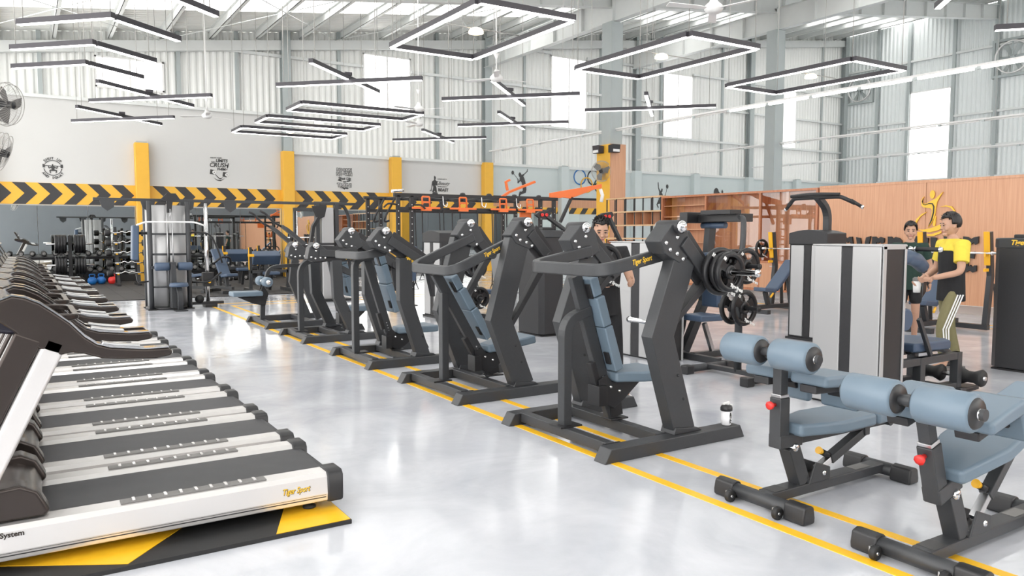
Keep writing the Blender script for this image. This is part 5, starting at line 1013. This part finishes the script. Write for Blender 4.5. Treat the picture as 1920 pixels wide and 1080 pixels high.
# boxing arms at the far end
b = MB(); b.prism([(.0, -.05), (.4, .0), (.62, -.02), (1.35, .22), (1.6, .27), (1.6, .37), (.0, .10)], (RL - .12, .0, RH + .06), (1, 0, 0), (0, 0, 1), .07); a = b.build('orange_arm', 'orange', t, .006)
b = MB(); b.sweep([(RL + .55, .0, RH + .08), (RL + .2, .0, RH - .55)], .06, .07, (0, 1, 0)); b.build('arm_brace', 'black', a)
b = MB(); b.tube([(RL + 1.46, 0, RH + .30), (RL + 1.53, 0, RH + .15), (RL + 1.49, 0, RH - .02)], .045, 8); b.build('hook_chain', 'white', a)
b = MB(); b.sweep([(RL - .6, RD, RH + .02), (RL - .2, RD, RH + .26), (RL + .55, RD - .1, RH + .55)], .06, .09, (0, 1, 0)); b.sweep([(RL - .25, RD, RH + .3), (RL - .3, RD, RH + .52), (RL - .18, RD, RH + .58)], .05, .07, (0, 1, 0)); b.build('orange_arm', 'orange', t, .006)
for z, m in ((.55, 'orange'), (.9, 'black'), (1.25, 'black'), (1.5, 'orange'), (1.72, 'black'), (1.95, 'black')):
    b = MB(); b.cyl((3.75, 0, z), (RL, 0, z), .022, 8); b.build('rung', m, t)
b = MB(); b.span((3.8, -.05, 1.38), (RL - .05, -.02, 1.44)); b.span((3.8, -.05, 1.38), (3.85, -.02, 1.66)); b.span((RL - .1, -.05, 1.38), (RL - .05, -.02, 1.66)); b.build('orange_frame', 'orange', t)
b = MB(); b.span((3.3, .2, RH - .55), (3.62, .24, RH - .32)); b.build('orange_plate', 'orange', t)
b = MB(); b.box((.02, -.5, .95), (.32, .10, .75), (.12, 0, 0)); b.build('back_pad', 'padnavy', t, .03, 4)
b = MB(); b.sweep([(.02, -.44, .7), (.02, -.06, .6)], .06, .06); b.build('pad_arm', 'black', t)

# ------------------------------------------------------------ multi station with curved silver towers and crossover boom
t = empty('multi_station', 'multi station with curved silver shroud, long overhead boom and pulldown seat', 'gym machine', (2.55, 17.75, 0))
SH = 2.2
for x in (-.36, .38):
    for y in (-.3, .35):
        b = MB(); b.cyl((x, y, 0), (x, y, SH + .06), .048, 12); p = b.build('post', 'frame', t); b = MB(); b.span((x - .08, y - .08, 0), (x + .08, y + .08, .02)); b.build('base_plate', 'black', p)
def curved(cx, cy, r0, wy, a0, a1, z0, z1, n=12):
    b = MB(); vs = []
    for k in range(n + 1):
        a = a0 + (a1 - a0) * k / n; vs += [(cx + math.cos(a) * r0, cy + math.sin(a) * wy, z0), (cx + math.cos(a) * r0, cy + math.sin(a) * wy, z1)]
    b.add(vs, [(2 * k, 2 * k + 2, 2 * k + 3, 2 * k + 1) for k in range(n)], True); return b
for cx, a0, a1 in ((-.0, 1.02 * PI, 1.48 * PI), (.0, 1.52 * PI, 1.98 * PI), (.0, .52 * PI, .98 * PI), (0, .02 * PI, .48 * PI)):
    b = curved(cx, .03, .40, .30, a0, a1, .06, SH - .02); o = b.build('silver_shroud', 'silver', t); s = o.modifiers.new('t', 'SOLIDIFY'); s.thickness = .015
b = MB(); b.lathe([(0, 0), (.44, 0), (.44, .05), (0, .05)], (0, .03, 0), (0, 0, 1), 24); b.build('plinth', 'black', t)
for z in (.42, 1.10, 1.52): b = MB(); b.cyl((-.36, -.3, z + .06), (.38, -.3, z + .06), .02, 8); b.build('cross_tube', 'frame', t)
b = MB(); b.span((-1.35, -.06, SH + .06), (4.2, .04, SH + .12)); bo = b.build('boom', 'frame', t, .006)
for x in (-1.1, -.35, .42, 1.3): b = MB(); b.prism([(-.14, .02), (.14, .02), (.12, -.12), (0, -.2), (-.10, -.12)], (x, -.07, SH + .05), (1, 0, 0), (0, 0, 1), .02); b.build('pulley_bracket', 'frame', bo)
b = MB(); b.prism([(-.16, 0), (-.05, .12), (.12, .12), (.2, 0), (.06, -.04), (.02, -.28), (-.05, -.28), (-.06, -.04)], (.02, -.42, SH + .1), (1, 0, 0), (0, 0, 1), .06); b.sweep([(.02, -.42, SH + .12), (.02, 0, SH + .12)], .06, .06); b.build('pulley_head', 'black', bo)
b = MB(); b.cyl((.02, -.45, 1.86), (.02, -.45, SH - .1), .008, 6); b.build('chain', 'chrome', t)
b = MB(); b.tube(fillet([(-.62, -.45, 1.76), (-.45, -.45, 1.83), (.5, -.45, 1.83), (.68, -.45, 1.76)], .1), .018, 8); b.build('lat_bar', 'white', t)
for x in (-.03, .07): b = MB(); b.cyl((x, -.34, .5), (x, -.34, SH), .012, 8); b.build('guide_rod', 'steel', t)
b = MB(); b.span((-.36, -.4, .86), (.38, -.33, .92)); b.span((-.02, -.62, .05), (.08, -.3, 1.0)); b.build('roller_arm', 'frame', t, .004)
for x in (-.17, .27): b = MB(); b.lathe([(0, -.14), (.07, -.14), (.085, -.12), (.085, .12), (.07, .14), (0, .14)], (x, -.5, .91), (1, 0, 0), 16); b.build('thigh_roller', 'padnavy', t)
b = MB(); b.lathe([(0, 0), (.17, 0), (.19, .02), (.17, .08), (0, .085)], (.1, -.75, .5), (0, 0, 1), 18); b.build('seat', 'padnavy', t)
b = MB(); b.sweep(fillet([(.1, -.72, .5), (.12, -.8, .3), (.12, -.72, .0)], .1), .09, .10, (1, 0, 0)); b.span((.0, -.9, 0), (.24, -.6, .02)); b.build('seat_post', 'frame', t, .005)
# side column with carriage
b = MB(); b.cyl((.78, -.1, .1), (.78, -.1, SH + .04), .04, 12); co = b.build('pulley_column', 'chrome', t); b = MB(); b.span((.4, -.16, .06), (1.1, -.04, .12)); b.span((.7, -.25, .0), (.95, .1, .07)); b.build('foot', 'black', co, .006)
b = MB(); b.span((.68, -.2, .45), (.90, .0, .75)); b.build('carriage', 'black', co, .01); b = MB(); b.lathe([(0, -.03), (.09, -.03), (.09, .03), (0, .03)], (.6, -.14, .18), (0, 1, 0), 16); b.build('pulley', 'black', co); b = MB(); b.cyl((.8, -.2, .55), (.8, -.24, .55), .03, 10); k = b.build('yellow_knob', 'amber', co)
b = MB(); b.tube(fillet([(.42, -.15, 1.62), (.85, -.18, 1.6), (1.02, -.18, 1.2), (1.08, -.18, .95)], .15), .02, 8); b.tube(fillet([(.42, -.15, .55), (.8, -.25, .55), (1.05, -.2, .75)], .1), .02, 8); b.build('side_loop', 'black', t)
# left row arm with blue chest pad
b = MB(); b.box((-.62, -.1, 1.40), (.13, .30, .72), (0, .04, 0)); b.build('chest_pad', 'padnavy', t, .03, 4)
b = MB(); b.cyl((-.58, -.1, 1.6), (-.3, -.1, 1.6), .03, 8); b.tube(fillet([(-.36, -.2, .6), (-.6, -.2, .58), (-.62, -.2, .75)], .05), .018, 8); b.build('pad_arm', 'black', t)
# second tower of the crossover
t2 = empty('multi_station', 'tall crossover tower with flat silver cover and a looped rail at its side', 'gym machine', (6.05, 17.75, 0))
b = MB(); b.span((-.16, -.12, .03), (.14, .16, SH)); b.build('silver_shroud', 'silver', t2, .03, 3)
for x in (-.24, .22): b = MB(); b.span((x - .045, -.09, 0), (x + .045, .05, SH + .12)); b.build('post', 'frame', t2, .004)
b = MB(); b.tube(fillet([(-.3, 0, SH + .1), (.4, 0, SH + .1), (.55, 0, SH - .2), (.55, 0, .2)], .25), .04, 10); b.build('looped_rail', 'frame', t2)
b = MB(); b.prism([(-.2, .15), (.16, .15), (.1, -.1), (-.08, -.18)], (-.2, -.14, SH - .12), (1, 0, 0), (0, 0, 1), .03); b.build('pulley_bracket', 'black', t2)
b = MB(); b.cyl((-.45, -.2, 1.35), (.25, -.2, 1.35), .022, 8); b.sweep([(-.5, -.25, 1.2), (-.42, -.28, 1.75), (-.3, -.3, 1.95)], .07, .12, (0, 1, 0)); b.build('lever_arm', 'black', t2)
b = MB(); b.span((-.4, -.3, 0), (.5, .3, .06)); b.build('base', 'black', t2)

t1 = [o for o in bpy.data.objects if o.name == 'multi_station'][0]
for o in list(t2.children): o.parent = t1; o.location.x += 3.5
bpy.data.objects.remove(t2)
# ------------------------------------------------------------ free weight corner on the rubber mat
Z0 = .0221
t = empty('smith_machine', 'smith machine with chrome guide rods, hanging bar and grip plates', 'gym machine', (7.1, 21.9, Z0))
for x in (-.55, .55):
    b = MB(); b.span((x - .05, -.05, 0), (x + .05, .08, 2.25)); b.build('upright', 'frame', t, .004)
    b = MB(); b.cyl((x, -.14, .1), (x, -.14, 2.2), .018, 10); b.build('guide_rod', 'chrome', t); b = MB(); b.span((x - .06, -.5, 0), (x + .06, .9, .08)); b.build('foot_beam', 'frame', t); b = MB(); b.tube(fillet([(x, .05, 1.55), (x, .7, 1.5), (x, .85, .08)], .25), .035, 10); b.build('rear_loop', 'frame', t)
    b = MB()
    for k in range(10): b.cyl((x, -.05, .5 + k * .15), (x, -.075, .5 + k * .15), .012, 8)
    tag(b.build('safety_peg', 'chrome', t), kind='stuff')
b = MB(); b.span((-.6, -.06, 2.2), (.6, .08, 2.3)); b.build('cross_beam', 'frame', t, .004); b = MB(); b.span((-.6, .75, .0), (.6, .85, .08)); b.build('rear_beam', 'frame', t, .004)
b = MB(); b.cyl((-1.0, -.16, 1.45), (1.0, -.16, 1.45), .02, 10); b.build('bar', 'chrome', t)
for x in (-.75, .75): add_plate(.2, (x, -.16, 1.45), t, None, None, '10', .05, rot=(0, 0, PI / 2))
def rack_bench(loc, rz, label, ang=.0, m='padnavy'):
    t = empty('weight_bench', label, 'bench', loc, rz, 'benches on the rubber mat')
    b = MB(); b.box((0, -.42 - .0, .47), (.32, .36, .08), (-.12, 0, 0)); b.build('seat_pad', m, t, .022, 4)
    c, s = math.cos(ang), math.sin(ang); b = MB(); b.box((0, -.20 + .42 * c, .46 + .42 * s), (.30, .84, .08), (ang, 0, 0)); b.build('back_pad', m, t, .022, 4)
    b = MB(); b.span((-.04, -.6, .1), (.04, .6, .18)); b.span((-.3, -.62, 0), (.3, -.54, .08)); b.span((-.25, .54, 0), (.25, .62, .08)); b.build('base', 'frame', t, .005)
    b = MB(); b.sweep([(0, -.3, .15), (0, -.25, .43)], .08, .08, (1, 0, 0)); b.sweep([(0, .1, .15), (0, -.2 + .5 * c, .40 + .5 * s)], .07, .07, (1, 0, 0)); b.tube(fillet([(0, .2, .15), (0, .35, .3), (0, .2, .45)], .1), .02, 8); b.build('pad_post', 'frame', t)
    b = MB(); b.lathe([(.01, -.02), (.04, -.02), (.04, .02), (.01, .02)], (.1, .6, .04), (1, 0, 0), 14); b.build('wheel', 'rubber', t)
    return t
bt = rack_bench((4.4, 21.4, Z0), math.radians(15), 'incline bench with raised backrest and a belt over it, on the rubber mat', .95)
b = MB(); b.tube(fillet([(-.2, .05, .70), (0, -.02, .88), (.22, .0, .86), (.24, .08, .66)], .1), .028, 8); tag(b.build('lifting_belt', 'black'), 'black lifting belt slung over the raised bench', 'belt').location = (4.38, 21.25, .1)
rack_bench((3.55, 21.9, Z0), math.radians(60), 'flat bench partly hidden behind the multi station', .35)
def stand(loc, label):
    t = empty('press_bench', label, 'bench', loc, 0, 'barbell benches on the rubber mat')
    for x in (-.5, .5):
        b = MB(); b.sweep([(x, .3, 0), (x, .3, 1.2)], .08, .08, (1, 0, 0)); u = b.build('upright', 'frame', t, .004); b = MB(); b.box((x - .05, .24, .9), (.02, .04, .6)); b.build('guard_strip', 'amber', u); b = MB(); b.span((x - .07, .15, .95), (x + .07, .26, 1.02)); b.build('bar_catch', 'amber', u)
        b = MB(); b.span((x - .05, -.3, 0), (x + .05, .9, .09)); b.build('foot_beam', 'frame', t, .004)
    b = MB(); b.span((-.5, .26, .5), (.5, .34, .58)); b.build('cross_beam', 'frame', t); b = MB(); b.box((0, .65, .9), (.75, .28, .3), (.5, 0, 0)); b.build('arm_pad', 'padnavy', t, .03, 4); b = MB(); b.box((0, .1, .5), (.4, .3, .09)); b.build('seat', 'padnavy', t, .03, 4)
    b = MB(); b.sweep([(0, .1, .45), (0, .3, .05)], .07, .07, (1, 0, 0)); b.sweep([(0, .65, .85), (0, .6, .05)], .08, .08, (1, 0, 0)); b.build('pad_post', 'frame', t)
stand((5.6, 20.9, Z0), 'barbell bench with yellow guard strips before the smith machine'); stand((5.5, 23.6, Z0), 'arm curl bench with a wide pad behind the barbell bench')
# dumbbells: mesh built once, copied
def dumbbell_proto():
    t = empty('dumbbell', 'x', 'dumbbell', (0, 0, 0), 0, 'dumbbells on the mirror wall racks')
    b = MB(); b.cyl((0, -.07, 0), (0, .07, 0), .016, 8); b.build('handle', 'chrome', t)
    for s in (-1, 1): b = MB(); b.lathe([(0, -.05), (.06, -.05), (.075, -.035), (.075, .035), (.06, .05), (0, .05)], (0, s * .11, 0), (0, 1, 0), 14); h = b.build('head', 'rubber', t); b = MB(); b.lathe([(.0, .001), (.045, .001), (.047, 0)], (0, s * .11 + s * .05, 0), (0, s, 0), 12); b.build('end_badge', 'grip', h)
    return t
db = dumbbell_proto(); first = True
def put_db(p, rz, s, lb):
    global first
    if first: o = db; first = False; o.location = p; o.rotation_euler = (0, 0, rz); o['label'] = lb
    else: o = dup(db, p, rz, lb)
    o.scale = (s, s, s); return o
DBL = ('upper', 'lower'); ORD = ['first', 'second', 'third', 'fourth', 'fifth', 'sixth', 'seventh', 'eighth', 'ninth', 'tenth', 'eleventh', 'twelfth', 'thirteenth', 'fourteenth']
for rk, (x0, n, nm) in enumerate(((-.9, 12, 'rack beside the plate tree'), (4.0, 12, 'rack behind the benches'))):
    t = empty('dumbbell_rack', ('black two tier dumbbell rack left of the first yellow column', 'black two tier dumbbell rack between the first two yellow columns')[rk], 'rack', (x0, 27.6, Z0), 0, 'dumbbell racks')
    W = n * .3 + .1
    for z in (.35, .85): b = MB(); b.box((W / 2, -.06 + z * .25, z), (W, .34, .03), (.3, 0, 0)); b.span((0, -.2 + z * .25, z - .09), (W, -.17 + z * .25, z + .0)); b.build('tray', 'black', t)
    for x in (.3, W / 2, W - .3): b = MB(); b.sweep([(x, -.15, 0), (x, .22, 1.0)], .07, .08, (1, 0, 0)); b.span((x - .05, -.3, 0), (x + .05, .3, .05)); b.build('leg', 'black', t)
    for j, z in enumerate((.85, .35)):
        for k in range(n): put_db((x0 + .2 + k * .3, 27.6 - .06 + z * .25, Z0 + z + .095), random.uniform(-.08, .08), 1.0 + .25 * j, '%s dumbbell from the %s end, %s tier of the %s' % (ORD[k], 'glazed wall', DBL[j], nm))
for k in range(5): put_db((4.2 + k * .55, 26.9 - .2 * (k % 2), Z0 + .083), 1.2 + .3 * k, 1.1, '%s dumbbell lying on the mat before the rack behind the benches' % ORD[k])
# plate tree with thick plates, barbell rack, kettlebells
t = empty('plate_tree', 'tall plate tree with thick black plates before the mirror', 'plate rack', (1.15, 26.6, Z0)); b = MB(); b.span((-.05, -.05, 0), (.05, .05, 1.5)); b.span((-.35, -.3, 0), (.35, .3, .06)); b.build('post', 'black', t, .004)
for z in (.62, 1.25):
    for s in (-1, 1):
        b = MB(); b.cyl((s * .05, 0, z), (s * .62, 0, z), .024, 10); b.build('horn', 'steel', t)
        for k in range(4): add_plate(.28, (1.15 + s * (.14 + .075 * k), 26.6, Z0 + z), None, 'thick plate on the tall plate tree, %s, %s from the post' % (('upper' if z > 1 else 'lower') + (' arm towards the column' if s > 0 else ' arm towards the treadmills'), ORD[k]), 'thick plates on the tall plate tree', '20', .07, rot=(0, 0, PI / 2))
t = empty('curl_bar_rack', 'slanted rack of fixed curl bars beside the first yellow column', 'rack', (2.62, 26.0, Z0))
for x in (-.28, .28):
    b = MB(); b.sweep([(x, -.35, 0), (x, .3, 1.75)], .06, .08, (1, 0, 0)); b.span((x - .05, -.5, 0), (x + .05, .5, .06)); b.sweep([(x, .45, .03), (x, .3, 1.7)], .05, .05, (1, 0, 0)); b.build('side_frame', 'black', t)
for k in range(5):
    z = .38 + .3 * k; y = -.35 + (z / 1.75) * .65 - .09
    bb = empty('curl_bar', 'fixed curl bar with round black ends, %s from the top of the slanted rack' % ORD[4 - k], 'barbell', (2.62, 26 + y, Z0 + z), 0, 'curl bars on the slanted rack')
    b = MB(); b.tube([(-.42, 0, 0), (-.2, 0, 0), (-.1, 0, .05), (0, 0, 0), (.1, 0, .05), (.2, 0, 0), (.42, 0, 0)], .016, 8); b.build('bar', 'chrome', bb)
    for s in (-1, 1): b = MB(); b.lathe([(0, -.08), (.08, -.08), (.10, -.05), (.10, .05), (.08, .08), (0, .08)], (s * .5, 0, 0), (1, 0, 0), 16); h = b.build('head', 'rubber', bb); b = MB(); b.lathe([(0, .002), (.06, .001), (.062, 0)], (s * .58, 0, 0), (s, 0, 0), 12); b.build('end_badge', 'grip', h)
    b = MB()
    for x in (-.28, .28): b.span((x - .03, y + .0, z - .05), (x + .03, y + .14, z - .015))
    b.build('bar_holder', 'amber', t)
for x, y, m, lb in ((1.72, 26.9, 'bluek', 'blue kettlebell nearer the treadmills, on the rubber mat'), (1.98, 27.05, 'bluek', 'blue kettlebell next to the red one'), (2.28, 26.9, 'red', 'red kettlebell on the rubber mat'), (1.42, 27.1, 'rubber', 'black kettlebell beside the blue pair')):
    t = empty('kettlebell', lb, 'kettlebell', (x, y, Z0), 0, 'kettlebells on the mat')
    b = MB(); b.lathe([(0, 0), (.075, 0), (.12, .05), (.135, .12), (.11, .19), (.06, .225), (0, .23)], (0, 0, 0), (0, 0, 1), 18); b.build('ball', m, t); b = MB(); b.tube(fillet([(-.055, 0, .2), (-.085, 0, .31), (.085, 0, .31), (.055, 0, .2)], .05), .018, 8); b.build('handle', m, t)

# ------------------------------------------------------------ prints on the gable wall
YW = YA - .009; YW2 = YA - .032
def printroot(name, label, x, z): return empty(name, label, 'wall print', (x, YW if x < 17 else YW2, z), 0, 'prints on the gable wall')
def sil(t, pts, sc, name='figure', m='ink'): b = MB(); b.prism([(x * sc, z * sc) for x, z in pts], (0, 0, 0), (1, 0, 0), (0, 0, 1), .008); return b.build(name, m, t)
def px(pts, cx, cy): return [(x - cx, cy - y) for x, y in pts]
t = printroot('squat_print', 'round print of a squatting lifter reading SHUT UP AND SQUAT', .84, 3.64); sc = .00085
sil(t, px([(680, 410), (700, 430), (695, 470), (730, 490), (780, 540), (800, 545), (815, 480), (840, 480), (825, 570), (800, 580), (740, 545), (730, 610), (800, 620), (815, 650), (790, 740), (765, 740), (770, 665), (610, 665), (615, 750), (590, 750), (565, 650), (580, 620), (640, 610), (630, 545), (570, 575), (545, 565), (520, 470), (550, 470), (570, 540), (640, 490), (660, 470), (650, 430)], 680, 550), sc)
b = MB(); b.box((0, 0, 75 * sc), (540 * sc, .008, 14 * sc)); b.build('bar', 'ink', t)
for s in (-1, 1): b = MB(); b.box((s * 285 * sc, 0, 70 * sc), (75 * sc, .01, 125 * sc)); b.build('bar_plate', 'ink', t, .01)
for a0, a1 in ((.18, .82), (1.03, 1.97)):
    b = MB(); n = 20; R0, R1 = 272 * sc, 296 * sc; vs = []
    for k in range(n + 1): a = PI * (a0 + (a1 - a0) * k / n); vs += [(math.cos(a) * R0, 0, math.sin(a) * R0 * .95), (math.cos(a) * R1, 0, math.sin(a) * R1 * .95), (math.cos(a) * R1, -.004, math.sin(a) * R1 * .95), (math.cos(a) * R0, -.004, math.sin(a) * R0 * .95)]
    b.add(vs, [(4 * k + i, 4 * k + (i + 1) % 4, 4 * k + 4 + (i + 1) % 4, 4 * k + 4 + i) for k in range(n) for i in range(4)]); b.build('ring_arc', 'ink', t)
for k, ch in enumerate('SHUT UP'):
    a = PI * (.5 + (3 - k) * .082); 
    if ch != ' ': text(ch, 125 * sc, (math.cos(a) * 350 * sc, -.002, math.sin(a) * 345 * sc), (PI / 2, -(a - PI / 2), 0), 'ink', t, 'letter', off=.003)
for k, ch in enumerate('AND SQUAT'):
    a = PI * (1.5 + (k - 4) * .078)
    if ch != ' ': text(ch, 115 * sc, (math.cos(a) * 365 * sc, -.002, math.sin(a) * 365 * sc), (PI / 2, -(a - 1.5 * PI), 0), 'ink', t, 'letter', off=.003)
t = printroot('crush_print', 'dumbbell print reading KNOW YOUR LIMITS THEN CRUSH THEM', 5.8, 3.93); t.scale = (.66, 1, .68)
for s_, sz, x, z in (('KNOW YOUR', .09, -.12, .40), ('LIMITS', .21, .16, .26), ('THEN', .08, -.27, .19), ('CRUSH', .30, .02, .03), ('THEM', .17, .13, -.17), ('!', .34, .42, -.08)): text(s_, sz, (x, -.002, z), WALLROT, 'ink', t, 'lettering', shear=.2, off=.006 if sz > .1 else .001)
for x, z in ((-.32, -.32), (.32, -.43)): b = MB(); b.box((x, 0, z), (.22, .01, .24), (0, .15, 0)); o = b.build('dumbbell_end', 'ink', t, .03); b = MB(); b.lathe([(.0, .0), (.085, .0)], (x + .09, -.0065, z - .01), (0, -1, 0), 16); b.build('end_disc', 'white', o); b = MB(); b.lathe([(.0, .0), (.03, .0)], (x + .1, -.0075, z - .01), (0, -1, 0), 12); b.build('end_hub', 'ink', o)
sil(t, [(-.2, -.42), (.02, -.66), (.1, -.68), (.26, -.52), (.12, -.62), (.04, -.62), (-.17, -.42)], 1, 'crossed_bar')
sil(t, [(-.25, -.6), (-.1, -.74), (.1, -.76), (.32, -.62), (.1, -.72), (-.1, -.70)], 1, 'crossed_bar')
t = printroot('train_print', 'block print reading NO PAIN NO GAIN SHUT UP AND TRAIN', 10.35, 3.72)
t.scale = (.56, 1, .60)
for s_, sz, z, m in (('NO PAIN', .255, .44, 'whitepaint'), ('NO GAIN', .255, .18, 'whitepaint'), ('Shut Up', .27, -.10, 'ink'), ('AND', .10, -.30, 'ink'), ('TRAIN!', .32, -.52, 'whitepaint')):
    if m != 'ink': text(s_, sz, (0, -.003, z), WALLROT, 'ink', t, 'letter_outline', off=.03)
    text(s_, sz, (0, -.0065, z), WALLROT, m, t, 'lettering', off=.002 if m != 'ink' else .008, shear=.25 if s_[0] == 'S' else 0)
sil(t, [(-.35, -.68), (-.1, -.72), (0, -.80), (.06, -.72), (.22, -.76), (.3, -.68), (.1, -.66), (-.2, -.66)], 1, 'drip')
sil(t, [(-.48, -.22), (-.3, -.16), (-.12, -.28), (-.3, -.26)], 1, 'swash'); sil(t, [(.48, -.18), (.2, -.22), (.1, -.30), (.35, -.28)], 1, 'swash')
t = printroot('beauty_print', 'lifter silhouette reading LOOK LIKE A Beauty TRAIN LIKE A BEAST', 14.15, 3.56); t.scale = (.8, 1, .8); sc = .00125
sil(t, px([(460, 240), (530, 280), (530, 360), (510, 410), (570, 450), (580, 470), (640, 440), (650, 465), (600, 490), (610, 600), (580, 640), (550, 610), (545, 560), (530, 640), (560, 720), (580, 920), (520, 920), (490, 840), (450, 860), (430, 910), (370, 905), (400, 800), (420, 690), (395, 600), (350, 740), (325, 830), (350, 850), (255, 860), (255, 840), (300, 830), (340, 680), (365, 470), (450, 420), (465, 380), (455, 320)], 470, 600), sc)
for s_, sz, x, z, sh in (('LOOK LIKE A', .09, .44, .29, 0), ('Beauty', .24, .52, .08, .45), ('TRAIN LIKE A', .085, .42, -.09, 0), ('BEAST', .21, .50, -.26, 0)): text(s_, sz, (x, -.002, z), WALLROT, 'ink', t, 'lettering', shear=sh, off=.008 if s_ == 'BEAST' else 0)
P1 = [(550, 315), (600, 370), (600, 400), (640, 380), (700, 350), (780, 285), (800, 220), (815, 220), (805, 295), (700, 380), (690, 405), (660, 420), (700, 490), (735, 580), (765, 720), (770, 800), (745, 890), (600, 930), (560, 960), (540, 1000), (515, 1000), (520, 930), (550, 850), (600, 860), (655, 825), (640, 700), (610, 600), (570, 560), (490, 635), (475, 620), (480, 550), (470, 495), (485, 490), (510, 530), (500, 570), (540, 540), (550, 460), (520, 430), (505, 370)]
def player(label, x, z, pts, c, sc, flip=1, racket=None):
    t = printroot('badminton_print', label, x, z); t['group'] = 'badminton silhouettes'; q = [(a * flip, b) for a, b in px(pts, *c)]; sil(t, q if flip > 0 else q[::-1], sc)
    (rx, ry), (hx, hy) = racket; r = [(a * flip * sc, b * sc) for a, b in px([(rx, ry), (hx, hy)], *c)]
    b = MB(); b.sweep([(r[0][0], 0, r[0][1]), (r[1][0], 0, r[1][1])], .012, .012, (0, 1, 0)); b.build('racket_shaft', 'ink', t)
    b = MB(); b.prism([(r[0][0] + 42 * sc * math.cos(k * .45), r[0][1] + 55 * sc * math.sin(k * .45)) for k in range(14)], (0, 0, 0), (1, 0, 0), (0, 0, 1), .008); b.build('racket_head', 'ink', t)
player('leaping badminton player silhouette with arched back beside the last yellow column', 18.4, 3.78, P1, (640, 610), .00155, 1, ((315, 340), (490, 510)))
P2 = [(450, 385), (475, 410), (465, 470), (440, 490), (480, 550), (510, 590), (570, 545), (580, 560), (520, 615), (490, 610), (440, 570), (435, 690), (460, 780), (450, 830), (510, 1005), (480, 1010), (430, 860), (390, 780), (330, 790), (300, 810), (345, 870), (330, 895), (270, 810), (320, 710), (345, 670), (365, 480), (325, 390), (305, 280), (305, 235), (325, 240), (340, 370), (390, 450), (420, 440), (430, 400)]
player('reaching badminton player silhouette beside the open shelf', 26.5, 3.35, P2, (410, 620), .0019, 1, ((635, 335), (580, 550)))
P3 = [(265, 180), (285, 200), (285, 235), (370, 275), (365, 290), (310, 265), (320, 310), (345, 470), (320, 475), (305, 400), (300, 440), (275, 475), (265, 470), (290, 400), (270, 280), (240, 275), (200, 210), (215, 205), (250, 255), (270, 240), (255, 210)]
player('standing badminton player silhouette above the display cabinet', 30.9, 3.2, P3, (290, 330), .0044, 1, ((170, 218), (205, 210)))
t = printroot('red_figure_print', 'small dark red cheering figure print above the cabinet', 35.1, 3.15); t['group'] = 'red prints'
sil(t, [(-.35, .55), (-.2, .5), (.0, .0), (.1, -.25), (.0, -.35), (-.1, -.2)], 1, 'figure', 'inkred'); sil(t, [(.0, -.35), (.15, -.1), (.75, .25), (.6, .35), (.1, .05), (-.05, -.2)], 1, 'figure', 'inkred')
b = MB(); b.prism([(.12 + .11 * math.cos(k * .5), .5 + .17 * math.sin(k * .5)) for k in range(13)], (0, 0, 0), (1, 0, 0), (0, 0, 1), .008); b.build('head', 'inkred', t)
# five rings
t = printroot('ring_emblem', 'five interlocking coloured rings on the wall beside the clad column', 22.3, 4.0); t['group'] = 'ring emblem'
for k, (x, z, m) in enumerate(((-.78, .15, 'blue'), (0, .15, 'black'), (.78, .15, 'red'), (-.39, -.2, 'yellow'), (.39, -.2, 'green'))): b = MB(); b.ring((x, -.004 * k, z), (0, 1, 0), .30, .36, .006, 28); b.build('ring', m, t)
